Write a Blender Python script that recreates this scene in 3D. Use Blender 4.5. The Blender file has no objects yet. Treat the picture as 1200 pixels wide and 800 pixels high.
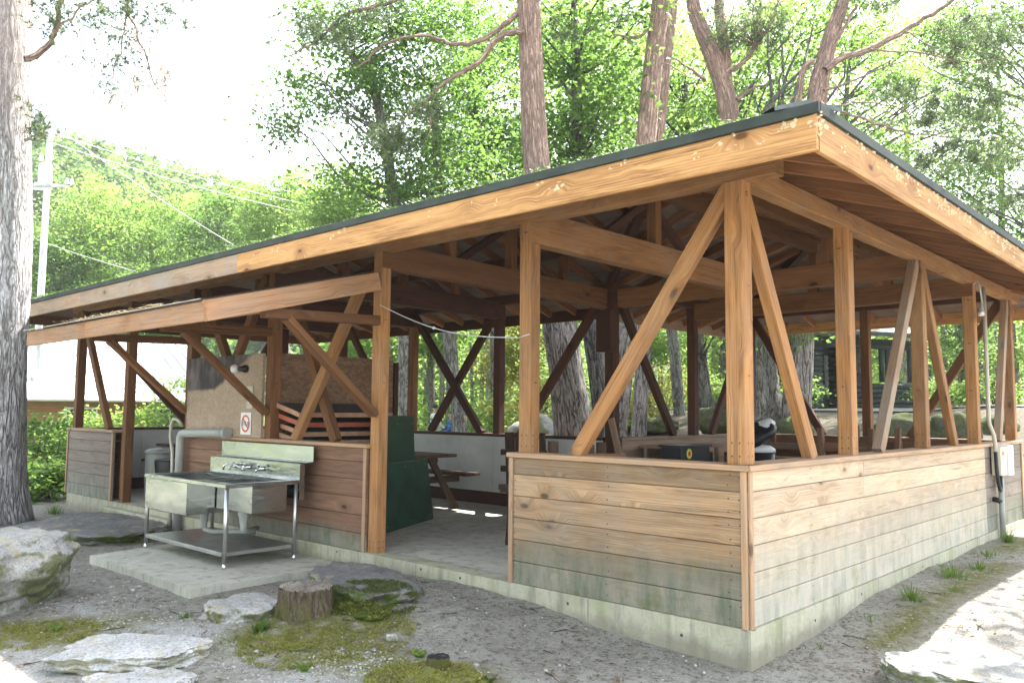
import bpy, bmesh, math, random
import numpy as np
from mathutils import Vector, Matrix, noise as mnoise

random.seed(7)
RNG = np.random.default_rng(11)
sc = bpy.context.scene
col = sc.collection
R = math.radians

# ------------------------------------------------------------------ camera
CAM = np.array([-4.592, -2.3248, 1.5058])
YAW, PITCH, ROLL, FPX = R(47.1918), R(4.808), R(0.506), 959.6
_f = np.array([math.cos(PITCH)*math.sin(YAW), math.cos(PITCH)*math.cos(YAW), math.sin(PITCH)])
_r0 = np.array([math.cos(YAW), -math.sin(YAW), 0.0])
_u0 = np.cross(_r0, _f)
_r = _r0*math.cos(ROLL) + _u0*math.sin(ROLL)
_u = -_r0*math.sin(ROLL) + _u0*math.cos(ROLL)

def at(px, py, d):
    """world point seen at photo position (px, py) at depth d metres"""
    v = CAM + (_f + _r*((px-600)/FPX) - _u*((py-400)/FPX))*d
    return Vector(v)

cam_d = bpy.data.cameras.new('camera')
cam = bpy.data.objects.new('camera', cam_d)
col.objects.link(cam)
cam.matrix_world = Matrix(((_r[0], _u[0], -_f[0], CAM[0]), (_r[1], _u[1], -_f[1], CAM[1]), (_r[2], _u[2], -_f[2], CAM[2]), (0, 0, 0, 1)))
cam_d.sensor_width = 36.0
cam_d.lens = FPX/1200*36
cam_d.clip_start = 0.05
cam_d.clip_end = 2000
sc.camera = cam

# ------------------------------------------------------------------ light
SUN = Vector((0.72, -0.062, 1.0)).normalized()
SUN_EL = math.asin(SUN.z)
SUN_AZ = math.atan2(SUN.x, SUN.y)          # from +Y towards +X
w = bpy.data.worlds.new('World'); sc.world = w; w.use_nodes = True
nt = w.node_tree
sky = nt.nodes.new('ShaderNodeTexSky'); sky.sky_type = 'NISHITA'; sky.sun_disc = False
sky.sun_elevation = SUN_EL; sky.sun_rotation = SUN_AZ
sky.air_density = 1.0; sky.dust_density = 1.5; sky.ozone_density = 1.0
bg = nt.nodes['Background']; bg.inputs['Strength'].default_value = 0.15
hs = nt.nodes.new('ShaderNodeHueSaturation'); hs.inputs['Saturation'].default_value = .40   # hazy white summer sky
nt.links.new(sky.outputs[0], hs.inputs['Color']); nt.links.new(hs.outputs[0], bg.inputs['Color'])
sl = bpy.data.lights.new('sun', 'SUN'); sl.energy = 5.0; sl.angle = R(0.53); sl.color = (1.0, 0.96, 0.89)
so = bpy.data.objects.new('sun', sl); col.objects.link(so)
so.rotation_euler = (-SUN).to_track_quat('-Z', 'Y').to_euler()
so.location = (20, 0, 30)
sc.view_settings.view_transform = 'Standard'
sc.view_settings.look = 'None'
sc.view_settings.exposure = 2.55
sc.view_settings.gamma = 1.0
sc.view_settings.use_curve_mapping = False
sc.cycles.use_denoising = True
sc.cycles.max_bounces = 7
sc.cycles.diffuse_bounces = 4
sc.cycles.glossy_bounces = 3
sc.cycles.transmission_bounces = 4
sc.cycles.transparent_max_bounces = 6
sc.cycles.sample_clamp_indirect = 6.0

# ------------------------------------------------------------------ mesh builder
class MB:
    def __init__(s):
        s.v = []; s.f = []; s.uv = []; s.mi = []; s.t = []; s.sm = []
    def face(s, idx, uvs, mi=0, tint=0.5, smooth=False):
        s.f.append(tuple(idx)); s.uv.append(uvs); s.mi.append(mi); s.t.append(tint); s.sm.append(smooth)
    def beam(s, p0, p1, w, h, up=(0, 0, 1), mi=0, ch=0.004, tint=None, roll=None):
        """chamfered timber from p0 to p1 (axis through the centre), w sideways, h along up"""
        p0 = Vector(p0); p1 = Vector(p1); d = p1-p0; L = d.length; d = d.normalized()
        up = Vector(up)
        if abs(d.dot(up)) > 0.99: up = Vector((1, 0, 0))
        sd = d.cross(up).normalized(); up = sd.cross(d).normalized()
        a, b = w/2, h/2; c = min(ch, a*0.5, b*0.5)
        prof = [(-a+c, -b), (a-c, -b), (a, -b+c), (a, b-c), (a-c, b), (-a+c, b), (-a, b-c), (-a, -b+c)]
        n = 8; base = len(s.v)
        for e in (p0, p1):
            for x, y in prof: s.v.append(tuple(e+sd*x+up*y))
        tint = random.random() if tint is None else tint
        uo, vo = random.uniform(0, 60), random.uniform(0, 60)
        per = [0.0]
        for i in range(n):
            q = prof[(i+1) % n]; p = prof[i]; per.append(per[-1]+math.hypot(q[0]-p[0], q[1]-p[1]))
        for i in range(n):
            j = (i+1) % n
            s.face((base+i, base+n+i, base+n+j, base+j), [(uo, vo+per[i]), (uo+L, vo+per[i]), (uo+L, vo+per[i+1]), (uo, vo+per[i+1])], mi, tint)
        s.face(tuple(base+i for i in range(n)), [(uo+prof[i][0]*.15, vo+3+prof[i][1]) for i in range(n)], mi, tint)
        s.face(tuple(base+n+i for i in reversed(range(n))), [(uo+prof[i][0]*.15, vo+4+prof[i][1]) for i in reversed(range(n))], mi, tint)
    def box(s, lo, hi, mi=0, ch=0.003, tint=None, grain='auto'):
        lo = Vector(lo); hi = Vector(hi); sz = hi-lo; c = (lo+hi)/2
        ax = max(range(3), key=lambda i: sz[i]) if grain == 'auto' else 'xyz'.index(grain)
        p0 = c.copy(); p1 = c.copy(); p0[ax] = lo[ax]; p1[ax] = hi[ax]
        if ax == 2: s.beam(p0, p1, sz.y, sz.x, (1, 0, 0), mi, ch, tint)
        elif ax == 0: s.beam(p0, p1, sz.y, sz.z, (0, 0, 1), mi, ch, tint)
        else: s.beam(p0, p1, sz.x, sz.z, (0, 0, 1), mi, ch, tint)
    def poly(s, pts, mi=0, tint=0.5, uvs=None):
        b = len(s.v); s.v += [tuple(p) for p in pts]
        s.face(range(b, b+len(pts)), uvs or [(p[0], p[1]) for p in pts], mi, tint)
    def tube(s, pts, rad, n=8, mi=0, tint=None, cap=True, smooth=True, wob=0.0):
        pts = [Vector(p) for p in pts]
        if not hasattr(rad, '__len__'): rad = [rad]*len(pts)
        tint = random.random() if tint is None else tint
        uo, vo = random.uniform(0, 40), random.uniform(0, 40)
        base = len(s.v); u = uo; us = []
        ref = None
        for i, p in enumerate(pts):
            d = (pts[min(i+1, len(pts)-1)]-pts[max(i-1, 0)]).normalized()
            if ref is None:
                ref = Vector((1, 0, 0)) if abs(d.x) < .8 else Vector((0, 1, 0))
            sd = (ref-d*ref.dot(d)).normalized(); ref = sd; t = d.cross(sd)
            if i: u += (p-pts[i-1]).length
            us.append(u)
            for k in range(n):
                a = 2*math.pi*k/n
                rr = rad[i]*(1+(wob*mnoise.noise(Vector((math.cos(a)*1.6+uo, math.sin(a)*1.6, p.z*1.3))) if wob else 0))
                s.v.append(tuple(p+sd*(math.cos(a)*rr)+t*(math.sin(a)*rr)))
        r0 = max(rad)
        for i in range(len(pts)-1):
            for k in range(n):
                k2 = (k+1) % n; a = 2*math.pi*r0/n
                s.face((base+i*n+k, base+i*n+k2, base+(i+1)*n+k2, base+(i+1)*n+k), [(us[i], vo+k*a), (us[i], vo+(k+1)*a), (us[i+1], vo+(k+1)*a), (us[i+1], vo+k*a)], mi, tint, smooth)
        if cap:
            s.face(tuple(base+k for k in reversed(range(n))), [(uo, vo)]*n, mi, tint)
            b2 = base+(len(pts)-1)*n
            s.face(tuple(b2+k for k in range(n)), [(uo, vo)]*n, mi, tint)
    def build(s, name, mats, parent=None, loc=None):
        me = bpy.data.meshes.new(name)
        me.from_pydata(s.v, [], s.f)
        if not isinstance(mats, (list, tuple)): mats = [mats]
        for m in mats: me.materials.append(m)
        me.polygons.foreach_set('material_index', s.mi)
        me.polygons.foreach_set('use_smooth', s.sm)
        uvl = me.uv_layers.new(name='UVMap')
        uvl.data.foreach_set('uv', [c for f in s.uv for q in f for c in q])
        at_ = me.attributes.new('tint', 'FLOAT', 'FACE'); at_.data.foreach_set('value', s.t)
        me.update()
        o = bpy.data.objects.new(name, me); col.objects.link(o)
        if parent is not None: o.parent = parent
        if loc is not None: o.location = loc
        return o

def tag(o, label=None, cat=None, group=None, kind=None):
    if label: o['label'] = label
    if cat: o['category'] = cat
    if group: o['group'] = group
    if kind: o['kind'] = kind
    return o

def empty(name, loc=(0, 0, 0), rz=0.0):
    o = bpy.data.objects.new(name, None); col.objects.link(o)
    o.location = loc; o.rotation_euler = (0, 0, rz); o.empty_display_size = .1
    return o

def bm_obj(name, bm, mats, parent=None, smooth=True):
    me = bpy.data.meshes.new(name); bm.to_mesh(me); bm.free()
    if not isinstance(mats, (list, tuple)): mats = [mats]
    for m in mats: me.materials.append(m)
    if smooth: me.polygons.foreach_set('use_smooth', [True]*len(me.polygons))
    o = bpy.data.objects.new(name, me); col.objects.link(o)
    if parent is not None: o.parent = parent
    return o

def np_mesh(name, V, nper, mats, tint=None, parent=None, smooth=False):
    """V: (N*nper, 3) vertices, each run of nper vertices is one polygon"""
    N = len(V)//nper
    me = bpy.data.meshes.new(name)
    me.vertices.add(len(V)); me.vertices.foreach_set('co', np.asarray(V, dtype=np.float32).ravel())
    me.loops.add(len(V)); me.loops.foreach_set('vertex_index', np.arange(len(V), dtype=np.int32))
    me.polygons.add(N)
    me.polygons.foreach_set('loop_start', np.arange(0, N*nper, nper, dtype=np.int32))
    me.polygons.foreach_set('loop_total', np.full(N, nper, dtype=np.int32))
    if not isinstance(mats, (list, tuple)): mats = [mats]
    for m in mats: me.materials.append(m)
    if tint is not None:
        a = me.attributes.new('tint', 'FLOAT', 'FACE'); a.data.foreach_set('value', np.asarray(tint, dtype=np.float32))
    me.update(calc_edges=True); me.validate()
    o = bpy.data.objects.new(name, me); col.objects.link(o)
    if parent is not None: o.parent = parent
    return o

# ------------------------------------------------------------------ materials
class NT:
    def __init__(s, name):
        s.m = bpy.data.materials.new(name); s.m.use_nodes = True
        s.t = s.m.node_tree; s.b = s.t.nodes['Principled BSDF']; s.out = s.t.nodes['Material Output']
    def n(s, typ, **kw):
        nd = s.t.nodes.new('ShaderNode'+typ)
        for k, v in kw.items(): setattr(nd, k, v)
        return nd
    def l(s, a, b): s.t.links.new(a, b)
    def math(s, op, a, b=None, clamp=False):
        nd = s.n('Math', operation=op); nd.use_clamp = clamp
        for i, x in enumerate((a, b)):
            if x is None: continue
            if isinstance(x, (int, float)): nd.inputs[i].default_value = x
            else: s.l(x, nd.inputs[i])
        return nd.outputs[0]
    def mapr(s, x, a, b, c=0.0, d=1.0):
        nd = s.n('MapRange'); nd.clamp = True
        s.l(x, nd.inputs[0])
        for i, v in enumerate((a, b, c, d)): nd.inputs[i+1].default_value = v
        return nd.outputs[0]
    def mix(s, fac, a, b, mode='MIX'):
        nd = s.n('Mix', data_type='RGBA', blend_type=mode)
        if isinstance(fac, (int, float)): nd.inputs[0].default_value = fac
        else: s.l(fac, nd.inputs[0])
        for i, x in ((6, a), (7, b)):
            if isinstance(x, tuple): nd.inputs[i].default_value = (*x[:3], 1)
            else: s.l(x, nd.inputs[i])
        return nd.outputs[2]
    def noise(s, vec, scale, detail=4, rough=.55, dist=0.0):
        nd = s.n('TexNoise'); nd.inputs['Scale'].default_value = scale
        nd.inputs['Detail'].default_value = detail; nd.inputs['Roughness'].default_value = rough
        nd.inputs['Distortion'].default_value = dist
        if vec is not None: s.l(vec, nd.inputs['Vector'])
        return nd.outputs[0]
    def vor(s, vec, scale, feature='F1', rnd=1.0):
        nd = s.n('TexVoronoi', feature=feature); nd.inputs['Scale'].default_value = scale
        nd.inputs['Randomness'].default_value = rnd
        if vec is not None: s.l(vec, nd.inputs['Vector'])
        return nd
    def mapping(s, vec, scale, loc=(0, 0, 0)):
        nd = s.n('Mapping'); nd.inputs['Scale'].default_value = scale; nd.inputs['Location'].default_value = loc
        s.l(vec, nd.inputs['Vector']); return nd.outputs[0]
    def uv(s): return s.n('TexCoord').outputs['UV']
    def obj(s): return s.n('TexCoord').outputs['Object']
    def pos(s): return s.n('NewGeometry').outputs['Position']
    def sep(s, v):
        nd = s.n('SeparateXYZ'); s.l(v, nd.inputs[0]); return nd.outputs
    def tint(s):
        nd = s.n('Attribute', attribute_name='tint'); return nd.outputs['Fac']
    def bump(s, h, strength=.3, dist=.01):
        nd = s.n('Bump'); nd.inputs['Strength'].default_value = strength; nd.inputs['Distance'].default_value = dist
        s.l(h, nd.inputs['Height']); s.l(nd.outputs[0], s.b.inputs['Normal'])
    def base(s, c, rough=.7, spec=.3):
        if isinstance(c, tuple): s.b.inputs['Base Color'].default_value = (*c[:3], 1)
        else: s.l(c, s.b.inputs['Base Color'])
        if isinstance(rough, (int, float)): s.b.inputs['Roughness'].default_value = rough
        else: s.l(rough, s.b.inputs['Roughness'])
        s.b.inputs['Specular IOR Level'].default_value = spec
        return s.m

def scale3(c, k): return tuple(min(1, x*k) for x in c)

def wood(name, base, dark, var=.35, knots=True, mold=None, grey=0.0, mcol=((.255, .265, .215), (.12, .135, .095), (.09, .115, .035)), rough=.72, knotty=.5):
    """timber with grain along U; mold=(z0,z1) greens and greys the foot of the boards"""
    N = NT(name); uv = N.uv(); t = N.tint()
    kv = N.vor(N.mapping(uv, (2.4, 5.2, 1)), 1.0)
    keep = N.math('GREATER_THAN', N.sep(kv.outputs['Color'])[0], knotty if knots else 2.0)
    swirl = N.math('MULTIPLY', N.mapr(kv.outputs['Distance'], .04, .42, .075, 0), keep)
    cx = N.n('CombineXYZ'); N.l(swirl, cx.inputs[1]); va = N.n('VectorMath', operation='ADD'); N.l(uv, va.inputs[0]); N.l(cx.outputs[0], va.inputs[1]); uv = va.outputs[0]
    g1 = N.noise(N.mapping(uv, (2.2, 58, 1)), 1.0, 6, .7, .6)
    g2 = N.noise(N.mapping(uv, (.9, 5.5, 1)), 1.0, 4, .6, 1.6)
    ring = N.n('TexWave', wave_type='BANDS', bands_direction='Y', wave_profile='SAW')
    N.l(N.mapping(uv, (.5, 19, 1)), ring.inputs['Vector'])
    ring.inputs['Scale'].default_value = 1.0; ring.inputs['Distortion'].default_value = 7.0
    ring.inputs['Detail'].default_value = 2.5; ring.inputs['Detail Scale'].default_value = .7
    c = N.mix(N.mapr(g1, .32, .66), scale3(base, 1.12), dark)
    c = N.mix(N.math('MULTIPLY', N.mapr(ring.outputs['Fac'], .35, 1.0), .62), c, dark)
    fine_ = N.noise(N.mapping(uv, (1.2, 130, 1), (3, 9, 0)), 1.0, 4, .7, .3)
    c = N.mix(N.mapr(fine_, .54, .70, 0, .7), c, scale3(dark, .55))
    blot = N.noise(N.mapping(uv, (1.1, 3.0, 1), (11, 5, 0)), 1.0, 5, .7, .8)
    c = N.mix(N.mapr(blot, .56, .74, 0, .5), c, scale3(dark, .8))
    c = N.mix(N.mapr(g2, .35, .7, 0, .55), c, scale3(base, 1.25))
    crk = N.noise(N.mapping(uv, (.55, 26, 1), (1, 17, 0)), 1.0, 3, .6, .5)
    c = N.mix(N.mapr(N.math('ABSOLUTE', N.math('SUBTRACT', crk, .36)), .0, .012, .75, 0), c, scale3(dark, .35))
    if knots:
        kd = N.math('MULTIPLY', N.mapr(kv.outputs['Distance'], .07, .125, 1, 0), keep)
        halo = N.math('MULTIPLY', N.mapr(kv.outputs['Distance'], .10, .34, .55, 0), keep)
        c = N.mix(halo, c, dark)
        c = N.mix(N.math('MULTIPLY', kd, .9), c, scale3(dark, .38))
    lum = N.mapr(t, 0, 1, 1-var, 1+var*.55)
    sc_ = N.n('HueSaturation'); N.l(lum, sc_.inputs['Value']); N.l(c, sc_.inputs['Color']); c = sc_.outputs[0]
    p = N.pos()
    wn = N.noise(p, 2.3, 5, .65)
    if grey > 0:
        c = N.mix(N.math('MULTIPLY', N.mapr(wn, .38, .68), grey), c, (.285, .275, .235))
    if mold:
        z = N.sep(p)[2]
        zz = N.math('ADD', z, N.math('MULTIPLY', N.math('SUBTRACT', N.noise(N.mapping(p, (1.0, 1.0, 1.6)), 1.7, 5, .62), .5), mold[2]))
        m = N.mapr(zz, mold[0], mold[1], 1, 0)
        streak = N.noise(N.mapping(p, (9, 9, 2.2)), 1.0, 5, .7)
        mc = N.mix(N.mapr(streak, .35, .65), mcol[0], mcol[1])
        mc = N.mix(N.mapr(N.noise(p, 5.0, 4, .6), .56, .66, 0, .6), mc, mcol[2])
        c = N.mix(N.math('MULTIPLY', N.mapr(zz, mold[0]-.02, mold[1]+.10, .0, 1) if False else N.math('MULTIPLY', m, N.mapr(zz, mold[0]-.05, mold[1], 0, 1)), N.mapr(N.noise(p, 6, 5, .7), .38, .62, 0, 1.3)), c, scale3(mcol[1], .6))
        c = N.mix(N.math('MULTIPLY', m, N.mapr(streak, .25, .6, .55, .95)), c, mc)
    N.bump(N.math('ADD', g1, N.math('MULTIPLY', ring.outputs['Fac'], .3)), .25, .004)
    return N.base(c, rough, .25)

def simple(name, c, rough=.6, metal=0.0, nscale=6, amt=.25, bump=.15, spec=.35):
    N = NT(name); o = N.obj()
    n1 = N.noise(o, nscale, 5, .6)
    cc = N.mix(N.mapr(n1, .3, .7), scale3(c, 1-amt), scale3(c, 1+amt*.6))
    N.b.inputs['Metallic'].default_value = metal
    if bump: N.bump(N.noise(o, nscale*5, 3, .6), bump, .004)
    return N.base(cc, rough, spec)

def concrete(name, base=(.42, .41, .36), moss=.6, splash=0.0):
    N = NT(name); p = N.pos()
    n1 = N.noise(p, 2.2, 6, .65); n2 = N.noise(p, 22, 4, .6)
    c = N.mix(N.mapr(n1, .3, .7), scale3(base, .72), base)
    c = N.mix(N.mapr(n2, .35, .7, 0, .35), c, scale3(base, .6))
    pit = N.vor(p, 26.0); k = N.mapr(pit.outputs['Distance'], .02, .1, .55, 0)
    keep = N.math('GREATER_THAN', N.sep(pit.outputs['Color'])[1], .75)
    c = N.mix(N.math('MULTIPLY', k, keep), c, (.12, .12, .10))
    st = N.noise(N.mapping(p, (3.5, 3.5, .9)), 1.3, 5, .65)
    c = N.mix(N.mapr(st, .48, .72, 0, moss), c, (.27, .29, .15))
    st2 = N.noise(N.mapping(p, (8, 8, 1.2), (5, 2, 7)), 1.0, 5, .7)
    c = N.mix(N.mapr(st2, .50, .68, 0, .6), c, (.13, .13, .11))
    n5 = N.noise(p, 60, 3, .7); c = N.mix(N.mapr(n5, .55, .68, 0, .5), c, scale3(base, .5))
    dz = N.math('ADD', N.sep(p)[2], N.math('MULTIPLY', N.math('SUBTRACT', N.noise(p, 7, 5, .7), .5), .22))
    c = N.mix(N.mapr(dz, .06, .15, splash, 0), c, (.17, .15, .115))
    N.bump(N.math('ADD', n2, N.math('MULTIPLY', n1, .6)), .35, .01)
    return N.base(c, .85, .2)

def rock_mat(name, base=(.40, .40, .375), moss=.7, mcol=(.10, .12, .025)):
    N = NT(name); o = N.obj(); p = N.pos()
    n1 = N.noise(o, 1.9, 8, .68); n2 = N.noise(o, 17, 5, .7); n3 = N.noise(p, 60, 3, .7)
    c = N.mix(N.mapr(n1, .28, .72), scale3(base, .55), scale3(base, 1.15))
    c = N.mix(N.mapr(n2, .4, .7, 0, .55), c, scale3(base, .42))
    c = N.mix(N.mapr(n3, .52, .66, 0, .7), c, (.09, .09, .09))
    n4 = N.noise(p, 34, 5, .75); c = N.mix(N.mapr(n4, .54, .66, 0, .38), c, scale3(base, .4)); c = N.mix(N.mapr(n4, .30, .40, .5, 0), c, scale3(base, 1.5))
    wv = N.noise(o, 3.5, 6, .7, 1.2)
    c = N.mix(N.mapr(wv, .54, .60, 0, .55), c, (.35, .30, .18))
    nz = N.sep(N.n('NewGeometry').outputs['Normal'])[2]
    side = N.mapr(nz, .25, .8, 1, .05)
    mm = N.noise(p, 3.6, 6, .68)
    mm2 = N.mapr(N.math('ADD', mm, N.math('MULTIPLY', side, .20)), .60, .72)
    mcv = N.mix(N.noise(p, 40, 3, .7), scale3(mcol, .5), scale3(mcol, 1.5))
    c = N.mix(N.math('MULTIPLY', mm2, moss), c, mcv)
    N.bump(N.math('ADD', N.math('MULTIPLY', n1, 1.2), N.math('ADD', n2, N.math('MULTIPLY', n3, .35))), .6, .03)
    return N.base(c, .9, .2)

def bark(name, grey, crack, red=None, z0=3.2, z1=6.0, su=5.5, sv=16, lichen=.25):
    N = NT(name); uv = N.uv(); p = N.pos()
    k1 = N.noise(N.mapping(uv, (su*.30, sv*.55, 1)), 1.0, 3, .55, .5)
    k2 = N.noise(N.mapping(uv, (su*.75, sv*1.0, 1), (7, 3, 0)), 1.0, 3, .6, .4)
    r1 = N.math('ABSOLUTE', N.math('SUBTRACT', k1, .5)); r2 = N.math('ABSOLUTE', N.math('SUBTRACT', k2, .5))
    e1 = N.mapr(r1, .004, .055); e2 = N.mapr(r2, .0, .05)
    e = N.math('MULTIPLY', e1, N.mapr(e2, 0, 1, .35, 1))
    hgt = N.math('ADD', N.mapr(r1, 0, .10), N.math('MULTIPLY', N.mapr(r2, 0, .08), .5))
    n1 = N.noise(N.mapping(uv, (6, 14, 1)), 1.0, 6, .7)
    n2 = N.noise(p, 1.6, 4, .6)
    g = N.mix(N.mapr(n1, .3, .72), scale3(grey, .55), scale3(grey, 1.25))
    g = N.mix(N.mapr(n2, .5, .7, 0, lichen), g, (.33, .35, .27))
    if red:
        rr = N.mix(N.mapr(n1, .3, .72), scale3(red, .6), scale3(red, 1.3))
        z = N.math('ADD', N.sep(p)[2], N.math('MULTIPLY', N.math('SUBTRACT', n2, .5), 3.0))
        zm = N.mapr(z, z0, z1)
        g = N.mix(N.math('MULTIPLY', zm, .85), g, rr)
        e = N.math('MAXIMUM', e, N.math('MULTIPLY', zm, .55))
    c = N.mix(e, crack, g)
    N.bump(N.math('ADD', hgt, N.math('MULTIPLY', n1, .4)), .9, .035)
    return N.base(c, .9, .15)

def leaf_mat(name, dark, light, trans=.5, gloss=.25):
    N = NT(name); t = N.tint()
    p = N.pos(); big = N.noise(p, .55, 3, .6)
    f = N.math('ADD', N.math('MULTIPLY', t, .65), N.mapr(big, .3, .7, 0, .4), True)
    c = N.mix(f, dark, light)
    N.base(c, .5, gloss)
    tr = N.n('BsdfTranslucent')
    tc = N.n('HueSaturation'); tc.inputs['Value'].default_value = 1.8; tc.inputs['Saturation'].default_value = .95
    N.l(c, tc.inputs['Color'])
    tm = N.mix(.5, tc.outputs[0], (.26, .37, .04), 'MIX')
    # lit through the leaf the light comes out yellower
    N.l(N.mix(.35, tc.outputs[0], tm), tr.inputs['Color'])
    ms = N.n('MixShader'); ms.inputs[0].default_value = trans
    N.l(N.b.outputs[0], ms.inputs[1]); N.l(tr.outputs[0], ms.inputs[2]); N.l(ms.outputs[0], N.out.inputs['Surface'])
    return N.m

M = {}
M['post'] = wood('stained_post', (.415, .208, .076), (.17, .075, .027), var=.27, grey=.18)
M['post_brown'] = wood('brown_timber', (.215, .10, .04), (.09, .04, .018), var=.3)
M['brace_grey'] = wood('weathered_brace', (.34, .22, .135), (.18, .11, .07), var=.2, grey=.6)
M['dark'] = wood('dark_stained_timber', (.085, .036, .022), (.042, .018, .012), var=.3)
M['rafter'] = wood('rafter_timber', (.28, .128, .055), (.125, .055, .026), var=.35)
M['fascia'] = wood('fascia_wood', (.54, .308, .125), (.21, .095, .036), var=.15, knotty=.35)
M['fascia_grey'] = wood('weathered_fascia', (.42, .29, .19), (.20, .135, .09), var=.12, grey=.7)
M['leanto'] = wood('lean_to_wood', (.42, .23, .115), (.22, .105, .05), var=.25, grey=.3)
M['cap'] = wood('wall_cap_wood', (.46, .29, .165), (.27, .16, .09), var=.15, grey=.4)
M['plank'] = wood('wall_plank', (.40, .262, .145), (.17, .098, .05), var=.40, mold=(.34, .64, .46), grey=.32, knotty=.22)
M['plank_bleached_lit'] = wood('bleached_bounce_lit_plank', (.61, .475, .33), (.40, .27, .16), var=.2, mold=(.28, .90, .5), grey=.3, knotty=.3, mcol=((.50, .49, .42), (.30, .31, .25), (.24, .26, .13)))  # paler than the left planks: weathering plus ground bounce put into the colour
M['plank_brown'] = wood('brown_wall_plank', (.235, .135, .085), (.125, .068, .043), var=.25, mold=(.30, .45, .2))
M['plank_grey'] = wood('grey_wall_plank', (.25, .215, .18), (.15, .12, .10), var=.2, mold=(.30, .6, .3))
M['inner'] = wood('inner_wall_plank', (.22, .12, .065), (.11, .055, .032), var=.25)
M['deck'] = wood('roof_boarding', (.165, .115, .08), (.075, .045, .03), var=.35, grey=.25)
M['concrete'] = concrete('foundation_concrete', (.50, .485, .365), .8, .6)
M['pad'] = concrete('pad_concrete', (.56, .545, .46), .25)
M['floor'] = concrete('floor_concrete', (.56, .54, .46), .12)
M['white_panel'] = simple('white_wall_panel', (.50, .51, .48), .6, nscale=2.5, amt=.18)
M['drip'] = simple('roof_edge_metal', (.05, .062, .056), .7, 0, 3, .35, .05, .15)
M['green_scuffed'] = simple('scuffed_green_board', (.012, .050, .026), .5, nscale=5, amt=.55)
M['green_board'] = simple('green_painted_board', (.012, .048, .024), .45, nscale=3, amt=.3)
M['darkwood'] = wood('dark_table_wood', (.10, .058, .038), (.05, .028, .018), var=.3)
M['benchwood'] = wood('bench_wood', (.30, .20, .13), (.17, .10, .065), var=.3, grey=.3)
M['black'] = simple('black_plastic', (.018, .018, .02), .4, nscale=4)
M['white'] = simple('white_plastic', (.72, .73, .72), .4, nscale=4, amt=.06)
M['beige'] = simple('beige_enamel', (.62, .58, .44), .45, nscale=4, amt=.08)
M['pvc'] = simple('grey_pvc', (.33, .345, .32), .45, nscale=4, amt=.15)
M['conduit'] = simple('conduit_plastic', (.46, .43, .35), .5, nscale=5, amt=.2)
M['steel_frame'] = simple('steel_tube', (.50, .51, .50), .34, .95, 8, .2, .05)
M['chrome'] = simple('chrome', (.75, .76, .77), .12, 1.0, 8, .1, 0)
M['red_edge'] = simple('red_board_edge', (.38, .10, .05), .6, nscale=8)
M['tan_edge'] = simple('tan_board_edge', (.42, .24, .15), .65, nscale=8)
M['board_face'] = simple('board_face', (.035, .055, .06), .45, nscale=5)
M['blue_edge'] = simple('blue_board_edge', (.10, .15, .17), .55, nscale=8)
M['wire'] = simple('cable_sheath', (.55, .56, .56), .5, nscale=3)
M['dark_wire'] = simple('dark_wire', (.06, .05, .045), .5, nscale=3)
M['pole'] = simple('pole_concrete', (.50, .50, .50), .8, nscale=2)
M['trafo'] = simple('transformer_paint', (.60, .62, .64), .5, nscale=2)

def steel(name):
    N = NT(name); o = N.obj()
    n1 = N.noise(N.mapping(o, (1.2, 1.2, 3.5)), 2.2, 5, .6, .6)
    n2 = N.noise(N.mapping(o, (2, 2, 60)), 2.0, 3, .6)
    N.b.inputs['Metallic'].default_value = 1.0
    c = N.mix(N.mapr(n1, .35, .7), (.47, .50, .485), (.33, .36, .345))
    N.bump(N.math('ADD', N.math('MULTIPLY', n1, 1.0), N.math('MULTIPLY', n2, .02)), .10, .05)
    return N.base(c, N.mapr(n1, .3, .7, .16, .30), .5)
M['steel'] = steel('brushed_steel')

def osb(name, base, dark, stain=None):
    N = NT(name); p = N.pos()
    v = N.vor(N.mapping(p, (26, 26, 60)), 1.0)
    ch = N.sep(v.outputs['Color'])
    c = N.mix(ch[0], dark, base)
    c = N.mix(N.mapr(N.noise(p, 2.5, 5, .6), .35, .7, 0, .5), c, scale3(dark, .8))
    if stain:
        s_ = N.sep(p)
        # soot stain towards the top of the outer end of the board
        e = N.math('ADD', N.math('MULTIPLY', N.math('SUBTRACT', s_[1], 6.38), .55), N.math('MULTIPLY', N.math('SUBTRACT', s_[2], 1.76), 1.2))
        e2 = N.math('MINIMUM', N.math('MULTIPLY', N.math('SUBTRACT', s_[2], 1.69), 6.0), N.math('MULTIPLY', e, 3.2))
        e3 = N.math('ADD', e2, N.math('MULTIPLY', N.math('SUBTRACT', N.noise(p, 5, 5, .6), .5), .5))
        c = N.mix(N.mapr(e3, .0, .22), c, (.050, .045, .046))
        c = N.mix(N.mapr(N.noise(N.mapping(p, (1.2, 1.2, .5)), 2.0, 4, .6), .45, .65, 0, .35), c, (.48, .42, .36))
    N.bump(ch[1], .15, .004)
    return N.base(c, .75, .2)
M['panel'] = osb('weathered_panel', (.42, .325, .235), (.31, .235, .17), stain=True)
M['osb'] = osb('strand_board', (.30, .19, .115), (.15, .09, .055))

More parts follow.
